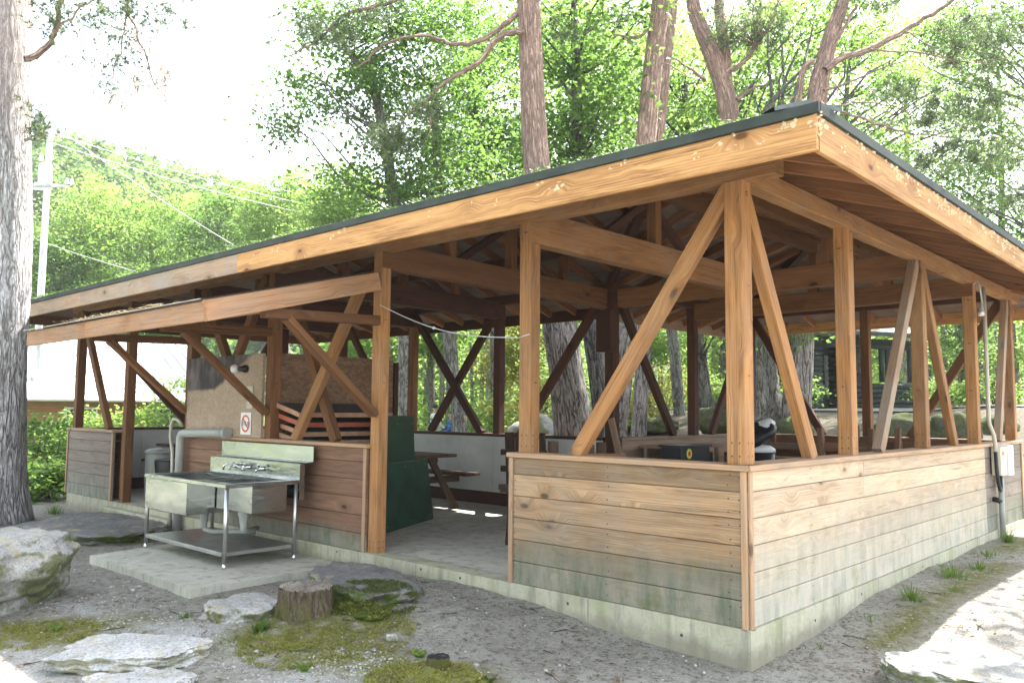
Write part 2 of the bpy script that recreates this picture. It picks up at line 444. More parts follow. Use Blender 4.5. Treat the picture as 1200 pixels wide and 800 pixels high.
def shingle(name):
    N = NT(name); p = N.pos(); n1 = N.noise(p, 3, 6, .65); n2 = N.noise(p, 40, 3, .7)
    c = N.mix(N.mapr(n2, .3, .7), (.05, .055, .055), (.13, .135, .13))
    mo = N.mapr(n1, .48, .6)
    c = N.mix(mo, c, N.mix(n2, (.045, .065, .012), (.13, .15, .03)))
    N.bump(N.math('ADD', n2, N.math('MULTIPLY', mo, 1.2)), .6, .03)
    return N.base(c, .9, .2)
M['shingle'] = shingle('mossy_shingle')
M['hip_metal'] = simple('hip_cap_metal', (.12, .14, .14), .5, .2, 3, .3, .1)
def moss_mat(name, a, b_, soil):
    N = NT(name); p = N.pos(); n1 = N.noise(p, 7, 6, .7); n2 = N.noise(p, 75, 4, .75); n3 = N.noise(p, 20, 4, .7)
    c = N.mix(N.mapr(n2, .35, .65), a, b_); c = N.mix(N.mapr(n1, .48, .60, 0, .8), c, soil); c = N.mix(N.mapr(n3, .52, .68, 0, .7), c, scale3(a, .35))
    N.bump(N.math('ADD', n3, N.math('MULTIPLY', n2, .7)), 1.0, .03); return N.base(c, .95, .05)
M['moss'] = moss_mat('moss', (.13, .14, .026), (.30, .30, .08), (.20, .17, .12))
M['moss_dark'] = moss_mat('dark_moss', (.05, .08, .012), (.15, .19, .035), (.09, .075, .05))
M['boulder_far'] = moss_mat('mossy_boulder', (.045, .055, .02), (.10, .115, .05), (.10, .10, .09))
M['flake'] = simple('pale_fungus', (.62, .49, .31), .8, nscale=12, amt=.3)
M['corr'] = simple('pale_roof_sheet', (.50, .46, .40), .55, .1, 6, .35, .2)
M['rock'] = rock_mat('granite')
M['rock_moss'] = rock_mat('mossy_granite', (.46, .455, .42), .8)
M['rock_pale'] = rock_mat('pale_granite', (.56, .56, .54), .55, (.15, .15, .03))
M['rock_dark'] = rock_mat('dark_mossy_granite', (.22, .22, .21), .95, (.08, .11, .02))
M['bark_pine'] = bark('pine_bark', (.30, .275, .255), (.055, .045, .04), (.52, .345, .27), 3.4, 6.2)
M['bark_left'] = bark('grey_pine_bark', (.55, .545, .545), (.17, .155, .15), (.56, .46, .42), 4.4, 6.0, 6.0, 18, .35)
M['bark_grey'] = bark('grey_bark', (.26, .25, .22), (.06, .055, .05), None, su=7, sv=15, lichen=.5)
M['bark_dark'] = bark('dark_bark', (.14, .13, .115), (.025, .022, .02), None, su=6, sv=13, lichen=.45)
M['bark_pale'] = bark('pale_bark', (.36, .35, .31), (.16, .15, .13), None, su=5, sv=9, lichen=.5)
M['leaf'] = leaf_mat('broad_leaf', (.030, .075, .016), (.10, .185, .035), .55)
M['leaf_lime'] = leaf_mat('lime_leaf', (.07, .14, .028), (.20, .29, .06), .62)
M['leaf_yellow'] = leaf_mat('yellow_leaf', (.11, .125, .02), (.23, .20, .045), .55)
M['leaf_dark'] = leaf_mat('dark_leaf', (.022, .05, .012), (.055, .095, .018), .4)
M['needle'] = leaf_mat('pine_needle', (.035, .058, .026), (.085, .115, .055), .3, .2)
M['needle_dry'] = leaf_mat('dry_needle', (.14, .095, .06), (.21, .15, .09), .3, .1)
M['grass'] = leaf_mat('grass_blade', (.045, .10, .012), (.12, .19, .03), .45)
def cut_mat():
    N = NT('cut_wood'); o = N.obj(); w_ = N.n('TexWave', wave_type='RINGS', rings_direction='Z'); N.l(o, w_.inputs['Vector']); w_.inputs['Scale'].default_value = 26; w_.inputs['Distortion'].default_value = 2.5; w_.inputs['Detail'].default_value = 3
    n1 = N.noise(o, 9, 5, .7); n2 = N.noise(o, 45, 4, .7)
    c = N.mix(N.math('MULTIPLY', w_.outputs['Fac'], .6), (.33, .29, .24), (.17, .14, .11)); c = N.mix(N.mapr(n1, .45, .65, 0, .7), c, (.12, .105, .08)); c = N.mix(N.mapr(n2, .55, .7, 0, .6), c, (.42, .40, .35))
    N.bump(N.math('ADD', n2, w_.outputs['Fac']), .7, .015); return N.base(c, .95, .05)
M['stump_top'] = cut_mat()
def stump_mat():
    N = NT('stump_bark'); p = N.pos(); o = N.obj()
    f1 = N.noise(N.mapping(o, (42, 42, 5)), 1.0, 5, .7); f2 = N.noise(N.mapping(o, (110, 110, 12)), 1.0, 4, .7); n1 = N.noise(p, 9, 5, .7); n2 = N.noise(p, 60, 4, .75)
    c = N.mix(N.mapr(f1, .35, .65), (.045, .035, .025), (.20, .155, .11)); c = N.mix(N.mapr(f2, .5, .7, 0, .6), c, (.30, .25, .19))
    z = N.sep(o)[2]; m = N.mapr(N.math('ADD', n1, N.mapr(z, 0, .25, .12, -.06)), .50, .60)
    c = N.mix(N.math('MULTIPLY', m, .85), c, N.mix(n2, (.05, .06, .012), (.20, .20, .06)))
    N.bump(N.math('ADD', f1, N.math('MULTIPLY', n2, .6)), 1.0, .03); return N.base(c, .95, .05)
M['stump_bark'] = stump_mat()
M['log'] = wood('cabin_log', (.05, .062, .05), (.022, .028, .024), var=.3, knots=False)
M['log_end'] = simple('log_end', (.32, .33, .29), .85, nscale=9, amt=.4)
M['mossroof'] = simple('weathered_shingle_roof', (.30, .30, .25), .9, nscale=3, amt=.55, bump=.6)
M['white_roof'] = simple('pale_metal_roof', (.42, .43, .44), .45, .0, 2, .05, .05)
M['orange_wall'] = wood('lodge_board', (.42, .22, .11), (.25, .12, .06), var=.2)
M['window_dark'] = simple('window_glass', (.05, .06, .07), .12, nscale=3)
M['pipe_black'] = simple('black_rubber', (.02, .02, .02), .5, nscale=5)

# ------------------------------------------------------------------ terrain
def sst(a, b, x):
    t = np.clip((x-a)/(b-a), 0, 1); return t*t*(3-2*t)
def gz0(x, y):
    x = np.asarray(x, float); y = np.asarray(y, float)
    a = sst(.2, 2.3, np.maximum(x, y))*(1-.75*sst(3.0, 3.9, y))*(1-sst(5.0, 8.5, y))*sst(-2.6, -.7, x)*sst(-3.6, -.5, y)
    z = .14*a
    t = np.clip((x-8.3)/11.0, 0, 1)
    rise = 1.6*(1-(1-t)**2.0)*(1-sst(10.5, 15.0, y-np.clip(x-12, 0, 30)*.35))*sst(-9, -3, y)
    z = z+rise
    far = np.clip((np.hypot(x+4, y+2)-40)/120, 0, 1)
    z = z-.5*sst(15, 24, y)*(1-sst(12, 22, x))+far*2.0
    return z
def fine(x, y):
    return (mnoise.noise((x*1.1, y*1.1, 3.1))*.03+mnoise.noise((x*3.7, y*3.7, 7.7))*.012+mnoise.noise((x*11, y*11, 1.7))*.006)
def gz(x, y):
    z = float(gz0(x, y))
    if -8 < x < 12 and -6 < y < 16: z += fine(x, y)
    return z

def axis(lo, hi, step, far):
    a = list(np.arange(lo, hi+1e-6, step)); s = step
    while a[-1] < far: s *= 1.22; a.append(a[-1]+s)
    s = step
    while a[0] > -far: s *= 1.22; a.insert(0, a[0]-s)
    return np.array(a)

def ground_material():
    N = NT('ground'); p = N.pos(); xyz = N.sep(p)
    n1 = N.noise(p, 1.3, 6, .65); n2 = N.noise(p, 9, 5, .7); n3 = N.noise(p, 70, 3, .75); n4 = N.noise(p, 26, 4, .7)
    c = N.mix(N.mapr(n1, .3, .7), (.30, .287, .242), (.445, .432, .375))
    c = N.mix(N.mapr(n2, .42, .68, 0, .65), c, (.19, .165, .13))
    c = N.mix(N.mapr(n3, .52, .66, 0, .8), c, (.46, .45, .42))
    c = N.mix(N.mapr(n4, .52, .64, 0, .75), c, (.10, .088, .066))
    def seg(ax, ay, bx, by, r0, r1, wob=.35):
        # soft mask round a line on the ground
        d = Vector((bx-ax, by-ay)); L = d.length
        dx = N.math('SUBTRACT', xyz[0], ax); dy = N.math('SUBTRACT', xyz[1], ay)
        u = N.math('DIVIDE', N.math('ADD', N.math('MULTIPLY', dx, d.x/L), N.math('MULTIPLY', dy, d.y/L)), L, True)
        u = N.math('MULTIPLY', u, L)
        ex = N.math('SUBTRACT', dx, N.math('MULTIPLY', u, d.x/L)); ey = N.math('SUBTRACT', dy, N.math('MULTIPLY', u, d.y/L))
        dist = N.math('SQRT', N.math('ADD', N.math('MULTIPLY', ex, ex), N.math('MULTIPLY', ey, ey)))
        dist = N.math('ADD', dist, N.math('MULTIPLY', N.math('SUBTRACT', n2, .5), wob))
        return N.mapr(dist, r0, r1, 1, 0)
    def add(m, c, a, b):
        cc = N.mix(N.mapr(n3, .35, .65), a, b); return N.mix(m, c, cc)
    # washed pale gravel lines and patches
    for s_ in ((-2.25, 4.7, -2.0, 2.9, .02, .14), (-2.0, 2.9, -1.9, 2.3, .05, .30), (-2.7, 3.3, -3.4, 2.3, .05, .5), (-1.75, 1.75, -1.45, 1.0, .03, .22), (-2.0, 1.6, -2.4, 1.2, .05, .4)):
        m = N.math('MULTIPLY', seg(*s_), N.mapr(n4, .32, .5))
        c = add(m, c, (.33, .32, .29), (.62, .61, .58))
    # moss on the soil round the stump, by the boulder and along the verge
    for s_ in ((-1.75, 2.45, -1.2, 2.1, .18, .42), (-1.7, 1.9, -1.55, 1.5, .1, .35), (-2.5, 3.9, -2.2, 3.7, .1, .4), (-2.7, 4.2, -2.5, 3.2, .05, .3), (-1.55, 1.25, -1.35, 1.0, .1, .3),
               (1.0, -.42, 4.2, -.42, .02, .22), (5.0, -.3, 9.0, -.45, .02, .3), (-.9, 9.3, -.6, 7.6, .05, .3)):
        m = N.math('MULTIPLY', seg(*s_), N.mapr(n2, .36, .55, .25, 1))
        c = add(m, c, (.11, .118, .026), (.24, .24, .065))
    # beyond the pavilion the soil is strewn with leaf litter, with a worn pale track through it
    sunlit_gravel_tint = N.math('MULTIPLY', N.mapr(N.math('ADD', xyz[1], N.math('MULTIPLY', n1, .5)), -.35, -.75), N.mapr(N.math('ADD', xyz[0], N.math('MULTIPLY', n1, 1.0)), .2, 1.0))  # pale gravel, with sunlight's brightness painted in along the sunlit strip
    c = N.mix(N.math('MULTIPLY', sunlit_gravel_tint, .85), c, N.mix(N.mapr(n3, .35, .65), (.34, .31, .265), (.50, .47, .42)))
    far = N.mapr(xyz[0], 8.0, 11.0)
    c = N.mix(N.math('MULTIPLY', far, .92), c, N.mix(N.mapr(n2, .35, .65), (.06, .052, .036), (.145, .125, .095)))
    green = N.math('MULTIPLY', N.mapr(N.math('ADD', N.math('MULTIPLY', xyz[1], 1.0), N.math('MULTIPLY', n1, 6)), 15, 20), N.mapr(n2, .3, .5))
    c = N.mix(green, c, (.07, .10, .025))
    N.bump(N.math('ADD', N.math('MULTIPLY', n4, .8), N.math('ADD', n3, n2)), 1.0, .03)
    return N.base(c, .95, .1)
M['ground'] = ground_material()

def build_ground():
    X = axis(-7.5, 9.5, .075, 420); Y = axis(-4.5, 14, .085, 420)
    XX, YY = np.meshgrid(X, Y, indexing='ij'); Z = gz0(XX, YY)
    for i in range(len(X)):
        if not -8 < X[i] < 12: continue
        for j in range(len(Y)):
            if -6 < Y[j] < 16: Z[i, j] += fine(X[i], Y[j])
    nx, ny = len(X), len(Y)
    V = np.stack([XX, YY, Z], -1).reshape(-1, 3)
    idx = np.arange(nx*ny).reshape(nx, ny)
    F = np.stack([idx[:-1, :-1], idx[1:, :-1], idx[1:, 1:], idx[:-1, 1:]], -1).reshape(-1, 4)
    me = bpy.data.meshes.new('ground')
    me.from_pydata([], [], [])
    me.vertices.add(len(V)); me.vertices.foreach_set('co', V.astype(np.float32).ravel())
    me.loops.add(F.size); me.loops.foreach_set('vertex_index', F.astype(np.int32).ravel())
    me.polygons.add(len(F)); me.polygons.foreach_set('loop_start', np.arange(0, F.size, 4, dtype=np.int32))
    me.polygons.foreach_set('loop_total', np.full(len(F), 4, dtype=np.int32))
    me.polygons.foreach_set('use_smooth', [True]*len(F))
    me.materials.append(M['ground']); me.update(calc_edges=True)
    o = bpy.data.objects.new('ground', me); col.objects.link(o)
    tag(o, kind='structure'); o['label'] = 'gravelly soil ground around the pavilion'
    return o
build_ground()

# ------------------------------------------------------------------ pavilion
pav = empty('pavilion', (0, 0, 0))
tag(pav, 'open timber picnic pavilion with braced posts, low plank walls and a hipped roof', 'pavilion')
G = 1.82; ZC = .2286; ZCAP = 1.19; ZB0, ZB1 = 2.945, 3.075; EO = .77
W1, LY, W2 = 2*G, 6*G, 4*G          # left wing width, its length, and the length of the right wing
PW = .115; PC = .082                # post width, post centre inside the wall face

# foundation, an L-shaped slab
def lshape(o):
    return [(-o, -o), (W2+o, -o), (W2+o, W1+o), (W1+o, W1+o), (W1+o, LY+o), (-o, LY+o)]
b = MB(); P_ = lshape(.016)
b.poly([(x, y, ZC) for x, y in P_])
for i in range(6):
    (x0, y0), (x1, y1) = P_[i], P_[(i+1) % 6]
    b.poly([(x0, y0, -.35), (x1, y1, -.35), (x1, y1, ZC), (x0, y0, ZC)])
for (y, z) in ((.45, .12), (1.36, .165), (2.45, .185), (2.92, .19), (4.1, .19)):
    b.poly([(-.0175, y+math.cos(a)*.011, z+math.sin(a)*.011) for a in [k*math.pi/5 for k in range(10)]], 1)
for (x, z) in ((.9, .13), (1.75, .17), (3.2, .18), (4.6, .19)):
    b.poly([(x+math.cos(a)*.011, -.0175, z+math.sin(a)*.011) for a in [k*math.pi/5 for k in range(10)]], 1)
for y in (1.18, 2.98, 5.1): b.poly([(-.0172, y, .0), (-.0172, y+.004, .0), (-.0172, y+.004, ZC-.002), (-.0172, y, ZC-.002)], 1)
for x in (2.1, 4.2): b.poly([(x, -.0172, .0), (x+.004, -.0172, .0), (x+.004, -.0172, ZC-.002), (x, -.0172, ZC-.002)], 1)
b.build('foundation', [M['concrete'], simple('hole_shadow', (.07, .068, .055), .9)], pav)
b = MB(); P_ = lshape(-.16)
b.poly([(x, y, ZC+.004) for x, y in P_]); b.build('floor', M['floor'], pav)
# the step of the entrance under the lean-to
b = MB(); b.box((-.13, 7.35, -.2), (-.017, 9.3, .17), ch=.012); b.build('door_step', M['concrete'], pav)

M['nail'] = simple('rusty_nail', (.06, .045, .035), .7)
# low walls. frame: origin on the outer face at the start, du along it, dn outwards
def low_wall(o, du, dn, L, mo, mi, z0=ZC, joints=(), trims=(True, True), inner='plank', mo2=None, split=None, capmat='cap'):
    o = Vector((*o, 0)); du = Vector((*du, 0)); dn = Vector((*dn, 0)); up = (0, 0, 1)
    b = MB(); edges = [z0]
    while edges[-1]+.16 < ZCAP-.04: edges.append(edges[-1]+.16)
    edges.append(ZCAP-.037)
    if edges[-1]-edges[-2] < .05: edges.pop(-2)
    cuts = [0]+[j for j in joints]+[L]
    for i in range(len(edges)-1):
        za, zb = edges[i]+.002, edges[i+1]-.002
        cc = [0, L] if (i % 2 and len(cuts) > 3) else cuts
        for k in range(len(cuts)-1):
            a, e = cuts[k]+.001, cuts[k+1]-.001
            zj = random.uniform(-.0015, .0015)
            m_i = 2 if (split is not None and a >= split-.01) else 0
            q = o-dn*(.011+zj)+Vector((0, 0, (za+zb)/2))
            b.beam(q+du*a, q+du*e, .02, zb-za, up, m_i, .0035)
    for i in range(len(edges)-1):
        for un_ in [.05]+[.91*k for k in range(1, int(L/.91)+1) if .91*k < L-.1]+[L-.05]:
            for fz in (.25, .75):
                cc_ = o+du*(un_+random.uniform(-.012, .012))+Vector((0, 0, edges[i]+(edges[i+1]-edges[i])*fz+random.uniform(-.008, .008)))+dn*.0012
                ring_ = [cc_+(du*math.cos(a)+Vector((0, 0, math.sin(a))))*.0055 for a in [k*math.pi/3 for k in range(6)]]
                b.poly(ring_, 4)
    q = o-dn*.026+Vector((0, 0, (z0+ZCAP-.04)/2)); b.beam(q+du*.004, q+du*(L-.004), .006, ZCAP-.04-z0, up, 1)
    if inner == 'plank':
        for i in range(len(edges)-1):
            za, zb = edges[i]+.002, edges[i+1]-.002
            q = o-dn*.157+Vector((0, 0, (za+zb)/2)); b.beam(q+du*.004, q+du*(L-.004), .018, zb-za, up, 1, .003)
    else:
        n = max(1, round(L/.91))
        for k in range(n):
            q = o-dn*.157+Vector((0, 0, .40+(ZCAP-.04-.40)/2)); b.beam(q+du*(L*k/n+.003), q+du*(L*(k+1)/n-.003), .012, ZCAP-.04-.40, up, 3, .002)
        q = o-dn*.160+Vector((0, 0, z0+.09)); b.beam(q+du*.004, q+du*(L-.004), .02, .17, up, 1, .003)
    b.build('low_wall', [mo, mi, mo2 or mo, M['white_panel'], M['nail']], pav)
    b = MB(); q = o-dn*.075+Vector((0, 0, ZCAP-.018))
    b.beam(q-du*.012, q+du*(L+.012), .205, .036, up, 0, .004); b.build('wall_cap', M[capmat], pav)
    for s_, on in zip((0, 1), trims):
        if on:
            b = MB(); q = o+dn*.008+du*(L-.022 if s_ else .022)
            b.beam(q+Vector((0, 0, z0-.004)), q+Vector((0, 0, ZCAP-.038)), .04, .016, tuple(dn), 0, .003); b.build('corner_trim', M['cap'], pav)

low_wall((0, 1.94), (0, -1), (-1, 0), 1.94, M['plank'], M['inner'])
low_wall((0, 7.30), (0, -1), (-1, 0), 7.30-3.70, M['plank_brown'], M['inner'], joints=(1.84,), trims=(False, True))
low_wall((0, 11.06), (0, -1), (-1, 0), 11.06-9.36, M['plank_grey'], M['inner'], trims=(True, True))
low_wall((.0, 0), (1, 0), (0, -1), 7.28, M['plank_bleached_lit'], M['inner'], joints=(1.9, 5.52), trims=(True, True), mo2=M['plank_grey'], split=5.5)
low_wall((W1, LY+.1), (0, -1), (1, 0), LY+.1-W1, M['plank_brown'], M['dark'], inner='panel', trims=(False, False), capmat='dark')
low_wall((W1, W1), (1, 0), (0, 1), W2-W1, M['plank_brown'], M['benchwood'], trims=(False, False), capmat='benchwood')
low_wall((W2, .18), (0, 1), (1, 0), W1-.2, M['plank_brown'], M['inner'], trims=(False, False), capmat='inner')
low_wall((.18, LY+.1), (1, 0), (0, 1), W1-.3, M['plank_brown'], M['dark'], inner='panel', trims=(False, False), capmat='dark')

# posts
def post(x, y, mat, z0=ZCAP, w=PW, z1=ZB0):
    b = MB(); b.beam((x, y, z0), (x, y, z1), w, w, (0, 1, 0), 0, .006)
    for dz in (.045, .10, -.06) if z0 < 1 else (.05, .13):
        for dx, dy in ((-1, 0), (0, -1)):
            c_ = Vector((x+dx*(w/2+.001), y+dy*(w/2+.001), z0+dz if dz > 0 else z1+dz)); t_ = Vector((dy, dx, 0))
            for ox in (-.025, .025): b.poly([c_+t_*ox+(t_*math.cos(a)+Vector((0, 0, math.sin(a))))*.006 for a in [k*math.pi/3 for k in range(6)]], 1)
    for zz_ in (1.75, 2.35, z1-.05, z1-.10):
        for dx, dy in ((-1, 0), (0, -1)):
            c_ = Vector((x+dx*(w/2+.001), y+dy*(w/2+.001), zz_+random.uniform(-.08, .03))); t_ = Vector((dy, dx, 0))
            if random.random() < .7: b.poly([c_+t_*random.uniform(-.03, .03)+(t_*math.cos(a)+Vector((0, 0, math.sin(a))))*.006 for a in [k*math.pi/3 for k in range(6)]], 1)
    return b.build('post', [mat, M['nail']], pav)
C0 = PC
for y, mt, z0 in ((G, 'post', ZCAP), (2*G, 'post', ZC), (3*G, 'post_brown', ZCAP), (4*G, 'post_brown', ZCAP), (5*G, 'post_brown', ZC), (LY, 'post_brown', ZCAP)):
    post(C0, y, M[mt], z0)
post(C0, C0, M['post'], ZCAP, .125)
for k in (1, 2, 3): post(k*G, C0, M['post'])
post(W2-C0, C0, M['post'])
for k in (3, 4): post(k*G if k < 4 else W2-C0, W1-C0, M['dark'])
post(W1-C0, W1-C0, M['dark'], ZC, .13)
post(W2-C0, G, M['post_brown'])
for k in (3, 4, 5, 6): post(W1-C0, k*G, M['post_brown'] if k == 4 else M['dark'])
post(G, LY-C0+.1, M['dark'])
# a doubling block on the inner corner post
b = MB(); b.box((W1-C0-.19, W1-C0-.11, 2.22), (W1-C0-.07, W1-C0+.10, 2.72)); b.build('bracket_block', M['dark'], pav)

# plates
def timber(name, p0, p1, w, h, mat, up=(0, 0, 1), ch=.005):
    b = MB(); b.beam(p0, p1, w, h, up, 0, ch); return b.build(name, M[mat] if isinstance(mat, str) else mat, pav)
zb = (ZB0+ZB1)/2; hb = ZB1-ZB0
timber('eave_beam', (C0, -.2, zb), (C0, LY+.3, zb), .115, hb, 'post')
timber('eave_beam', (C0+.06, C0, zb), (W2+.4, C0, zb), .115, hb, 'post')
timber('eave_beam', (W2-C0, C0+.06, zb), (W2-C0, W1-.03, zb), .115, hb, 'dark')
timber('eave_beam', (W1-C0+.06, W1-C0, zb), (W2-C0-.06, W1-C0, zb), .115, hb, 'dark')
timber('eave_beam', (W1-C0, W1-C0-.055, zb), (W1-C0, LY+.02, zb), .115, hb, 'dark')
timber('eave_beam', (C0+.06, LY+.02, zb), (W1-C0-.06, LY+.02, zb), .115, hb, 'dark')

# tie beams, king posts, purlins, ridge
RS = .33; ZR = 3.17                     # underside of the boarding over the wall line, and its slope
def zroof(s): return ZR+RS*s
TZ = 2.885
for k in (1, 2, 3, 4, 5):
    timber('tie_beam', (.03, k*G, TZ+.03), (W1-.03, k*G, TZ+.03-(.0 if k == 1 else .04)), .12, .26 if k == 1 else .24, 'post' if k == 1 else ('post_brown' if k == 2 else 'dark'))
for k in (2, 3):
    timber('tie_beam', (k*G, .03, TZ+.03), (k*G, W1-.15, TZ), .12, .22, 'post_brown')
for k in (1, 2, 3, 4, 5):
    z1 = zroof(G)-.26
    if k < 5: timber('king_post', (G, k*G, TZ+.10), (G, k*G, z1), .1, .1, 'post_brown', (0, 1, 0))
    for x in (.93, W1-.93):
        if k in (2, 3, 4, 5): timber('strut', (x, k*G, TZ+.1), (x, k*G, zroof(.92)-.19), .09, .09, 'post_brown', (0, 1, 0))
for k in (2, 3):
    timber('king_post', (k*G, G, TZ+.10), (k*G, G, zroof(G)-.26), .1, .1, 'post_brown', (0, 1, 0))
    for y in (.93, W1-.93): timber('strut', (k*G, y, TZ+.1), (k*G, y, zroof(.92)-.19), .09, .09, 'post_brown', (0, 1, 0))
zr = zroof(G)-.175
timber('ridge_beam', (G, G, zr), (G, LY-G, zr), .1, .16, 'dark')
timber('ridge_beam', (G+.06, G, zr), (W2-G, G, zr), .1, .16, 'post_brown')
zp = zroof(.91)-.14
for a, e, mt in (((.91, .91), (.91, LY-.91), 'post_brown'), ((.97, .91), (W2-.91, .91), 'post_brown'), ((W1-.91, W1-.91), (W1-.91, LY-.91), 'dark'), ((W1-.85, W1-.91), (W2-.91, W1-.91), 'dark'), ((W2-.91, .97), (W2-.91, W1-.97), 'dark')):
    timber('purlin', (*a, zp), (*e, zp), .09, .1, mt)
# knee sticks from the ties up to the rafters
for k in (1, 2, 3):
    timber('strut', (G-.75, k*G+.07, TZ+.12), (G-.1, k*G+.07, zroof(G)-.35), .07, .07, 'dark')
    timber('strut', (G+.75, k*G+.07, TZ+.12), (G+.1, k*G+.07, zroof(G)-.35), .07, .07, 'dark')

# braces in the walls
def brace(p0, p1, mat, w=.055, h=.105, off=(0, 0, 0)):
    d = Vector(p1)-Vector(p0)
    side = Vector((1, 0, 0)) if abs(d.x) < abs(d.y) else Vector((0, 1, 0))
    b = MB(); b.beam(p0, p1, h, w, tuple(side), 0, .005); b.build('brace', M[mat] if isinstance(mat, str) else mat, pav)
ZT = 2.93
def brace_y(x, ya, yb, mat, zt=ZT, zbm=ZCAP, w=.075): brace((x, ya, zt), (x, yb, zbm), mat, w)
def brace_x(y, xa, xb, mat, zt=ZT, zbm=ZCAP, w=.075): brace((xa, y, zt), (xb, y, zbm), mat, w)
brace_y(C0, .12, 1.36, 'post')
brace_x(C0, .12, 1.11, 'post')
brace_x(C0, 2*G-.07, 2.47, 'brace_grey'); brace_x(C0, 2*G+.08, 4.66, 'post')
brace_x(C0, W2-.15, 6.5, 'brace_grey')
brace_y(.05, 2*G+.22, 4.95, 'post', 2.72); brace_y(.128, 3*G-.3, 4.36, 'post_brown', 2.6)
brace_y(.05, 3*G+.12, 6.8, 'post_brown'); brace_y(.128, 4*G-.12, 5.9, 'post_brown')
brace_y(.05, LY-.1, 9.65, 'post_brown')
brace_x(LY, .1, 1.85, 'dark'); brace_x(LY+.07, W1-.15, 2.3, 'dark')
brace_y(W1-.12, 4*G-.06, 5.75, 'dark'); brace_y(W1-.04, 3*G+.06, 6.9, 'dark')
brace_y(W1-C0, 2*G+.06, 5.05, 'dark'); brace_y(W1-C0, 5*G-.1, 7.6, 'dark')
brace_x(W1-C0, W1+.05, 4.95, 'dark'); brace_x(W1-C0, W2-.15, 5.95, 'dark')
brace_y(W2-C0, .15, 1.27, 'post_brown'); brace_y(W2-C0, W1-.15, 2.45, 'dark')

# rafters
RH, RW = .09, .045
def rafter(p, s0, s1, o, n_in, mat):
    """o: point on the wall line, n_in: inward direction"""
    o = Vector((*o, 0)); n = Vector((*n_in, 0))
    a = o+n*s0; e = o+n*s1
    a.z = zroof(s0)-RH/2-.004; e.z = zroof(s1)-RH/2-.004
    b = MB(); b.beam(a, e, RW, RH, (0, 0, 1), 0, .003); b.build('rafter', M[mat], pav)
cnt = 0
SP = .455
def sweep(lo, hi, smax, smin, mk, n_in, mat):
    global cnt
    t = lo
    while t <= hi:
        a, e = smin(t), smax(t)
        if e-a > .25: rafter(None, a, e, mk(t), n_in, mat); cnt += 1
        t += SP
E_ = EO-.04
sweep(-.55, W2+.5, lambda x: min(G, x, W2-x)-.05, lambda x: -E_, lambda x: (x, 0), (0, 1), 'rafter')
sweep(-.55, LY+.5, lambda y: min(G, y, LY-y)-.05, lambda y: -E_, lambda y: (0, y), (1, 0), 'rafter')
sweep(W1-1.6, W2+.5, lambda x: min(G, W2-x)-.05, lambda x: max(-E_, W1-x+.05), lambda x: (x, W1), (0, -1), 'rafter')
sweep(W1-1.6, LY+.5, lambda y: min(G, LY-y)-.05, lambda y: max(-E_, W1-y+.05), lambda y: (W1, y), (-1, 0), 'rafter')
sweep(-.3, W1+.3, lambda y: min(G, y, W1-y)-.05, lambda y: -E_, lambda y: (W2, y), (-1, 0), 'rafter')
print('rafters', cnt)
def hip(p0, p1, s0, s1, mat='rafter'):
    a = Vector((*p0, zroof(s0)-.075)); e = Vector((*p1, zroof(s1)-.075))
    timber('hip_rafter', a, e, .085, .13, mat)
q = EO-.06
hip((-q, -q), (G, G), -q, G, 'post_brown'); hip((W2+q, -q), (W2-G, G), -q, G); hip((W2+q, W1+q), (W2-G, G), -q, G, 'dark')
hip((W1+q, W1+q), (G, G), -q, G, 'dark'); hip((-q, LY+q), (G, LY-G), -q, G, 'dark'); hip((W1+q, LY+q), (G, LY-G), -q, G, 'dark')

# boarding and shingles, slope by slope
e = EO
Ae, Be, Ce, De, Ee, Fe = (-e, -e), (W2+e, -e), (W2+e, W1+e), (W1+e, W1+e), (W1+e, LY+e), (-e, LY+e)
Q1, Q2, Q3 = (G, G), (W2-G, G), (G, LY-G)
def zz(p): return zroof(G) if p in (Q1, Q2, Q3) else zroof(-e)
for pl, ax in (((Ae, Be, Q2, Q1), 0), ((Be, Ce, Q2), 1), ((Ce, De, Q1, Q2), 0), ((De, Ee, Q3, Q1), 1), ((Ee, Fe, Q3), 0), ((Fe, Ae, Q1, Q3), 1)):
    b = MB()
    n = len(pl)
    bot = [(x, y, zz((x, y))) for x, y in pl]
    top = [(x, y, z+.055) for x, y, z in bot]
    # boards run along the eave
    uvf = (lambda p: (p[0]*1.0, p[1])) if ax == 0 else (lambda p: (p[1]*1.0, p[0]))
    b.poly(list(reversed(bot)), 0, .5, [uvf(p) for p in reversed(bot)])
    b.poly(top, 1, .5)
    b.poly([bot[0], bot[1], top[1], top[0]], 1, .5)
    b.build('roof_slope', [M['deck'], M['shingle']], pav)

# fascia boards with pale fungus along their upper edge, and the metal edge above
ZF0, ZF1, ZD1 = 2.765, 2.943, 2.998
def flakes(b, p0, p1, nrm, n, power):
    p0 = Vector(p0); p1 = Vector(p1); d = (p1-p0); L = d.length; d.normalize(); nrm = Vector(nrm)
    for i in range(n):
        u = (random.random()**power)*L; c = p0+d*u+Vector((0, 0, -random.random()**1.8*.09-.005))+nrm*.0155
        for k in range(random.randint(1, 4)):
            cc = c+d*random.uniform(-.03, .03)+Vector((0, 0, random.uniform(-.02, .02)))
            rx, rz = random.uniform(.005, .017), random.uniform(.004, .012); m = 8
            base = len(b.v); ph = random.random()*6
            b.v.append(tuple(cc+nrm*.008))
            for q in range(m):
                a = 2*math.pi*q/m; rr = 1+.22*math.sin(2*a+ph)+.15*math.sin(3*a+2*ph)
                b.v.append(tuple(cc+d*math.cos(a)*rx*rr+Vector((0, 0, math.sin(a)*rz*rr))))
            for q in range(m): b.face((base, base+1+q, base+1+(q+1) % m), [(0, 0)]*3, 1, random.random(), True)
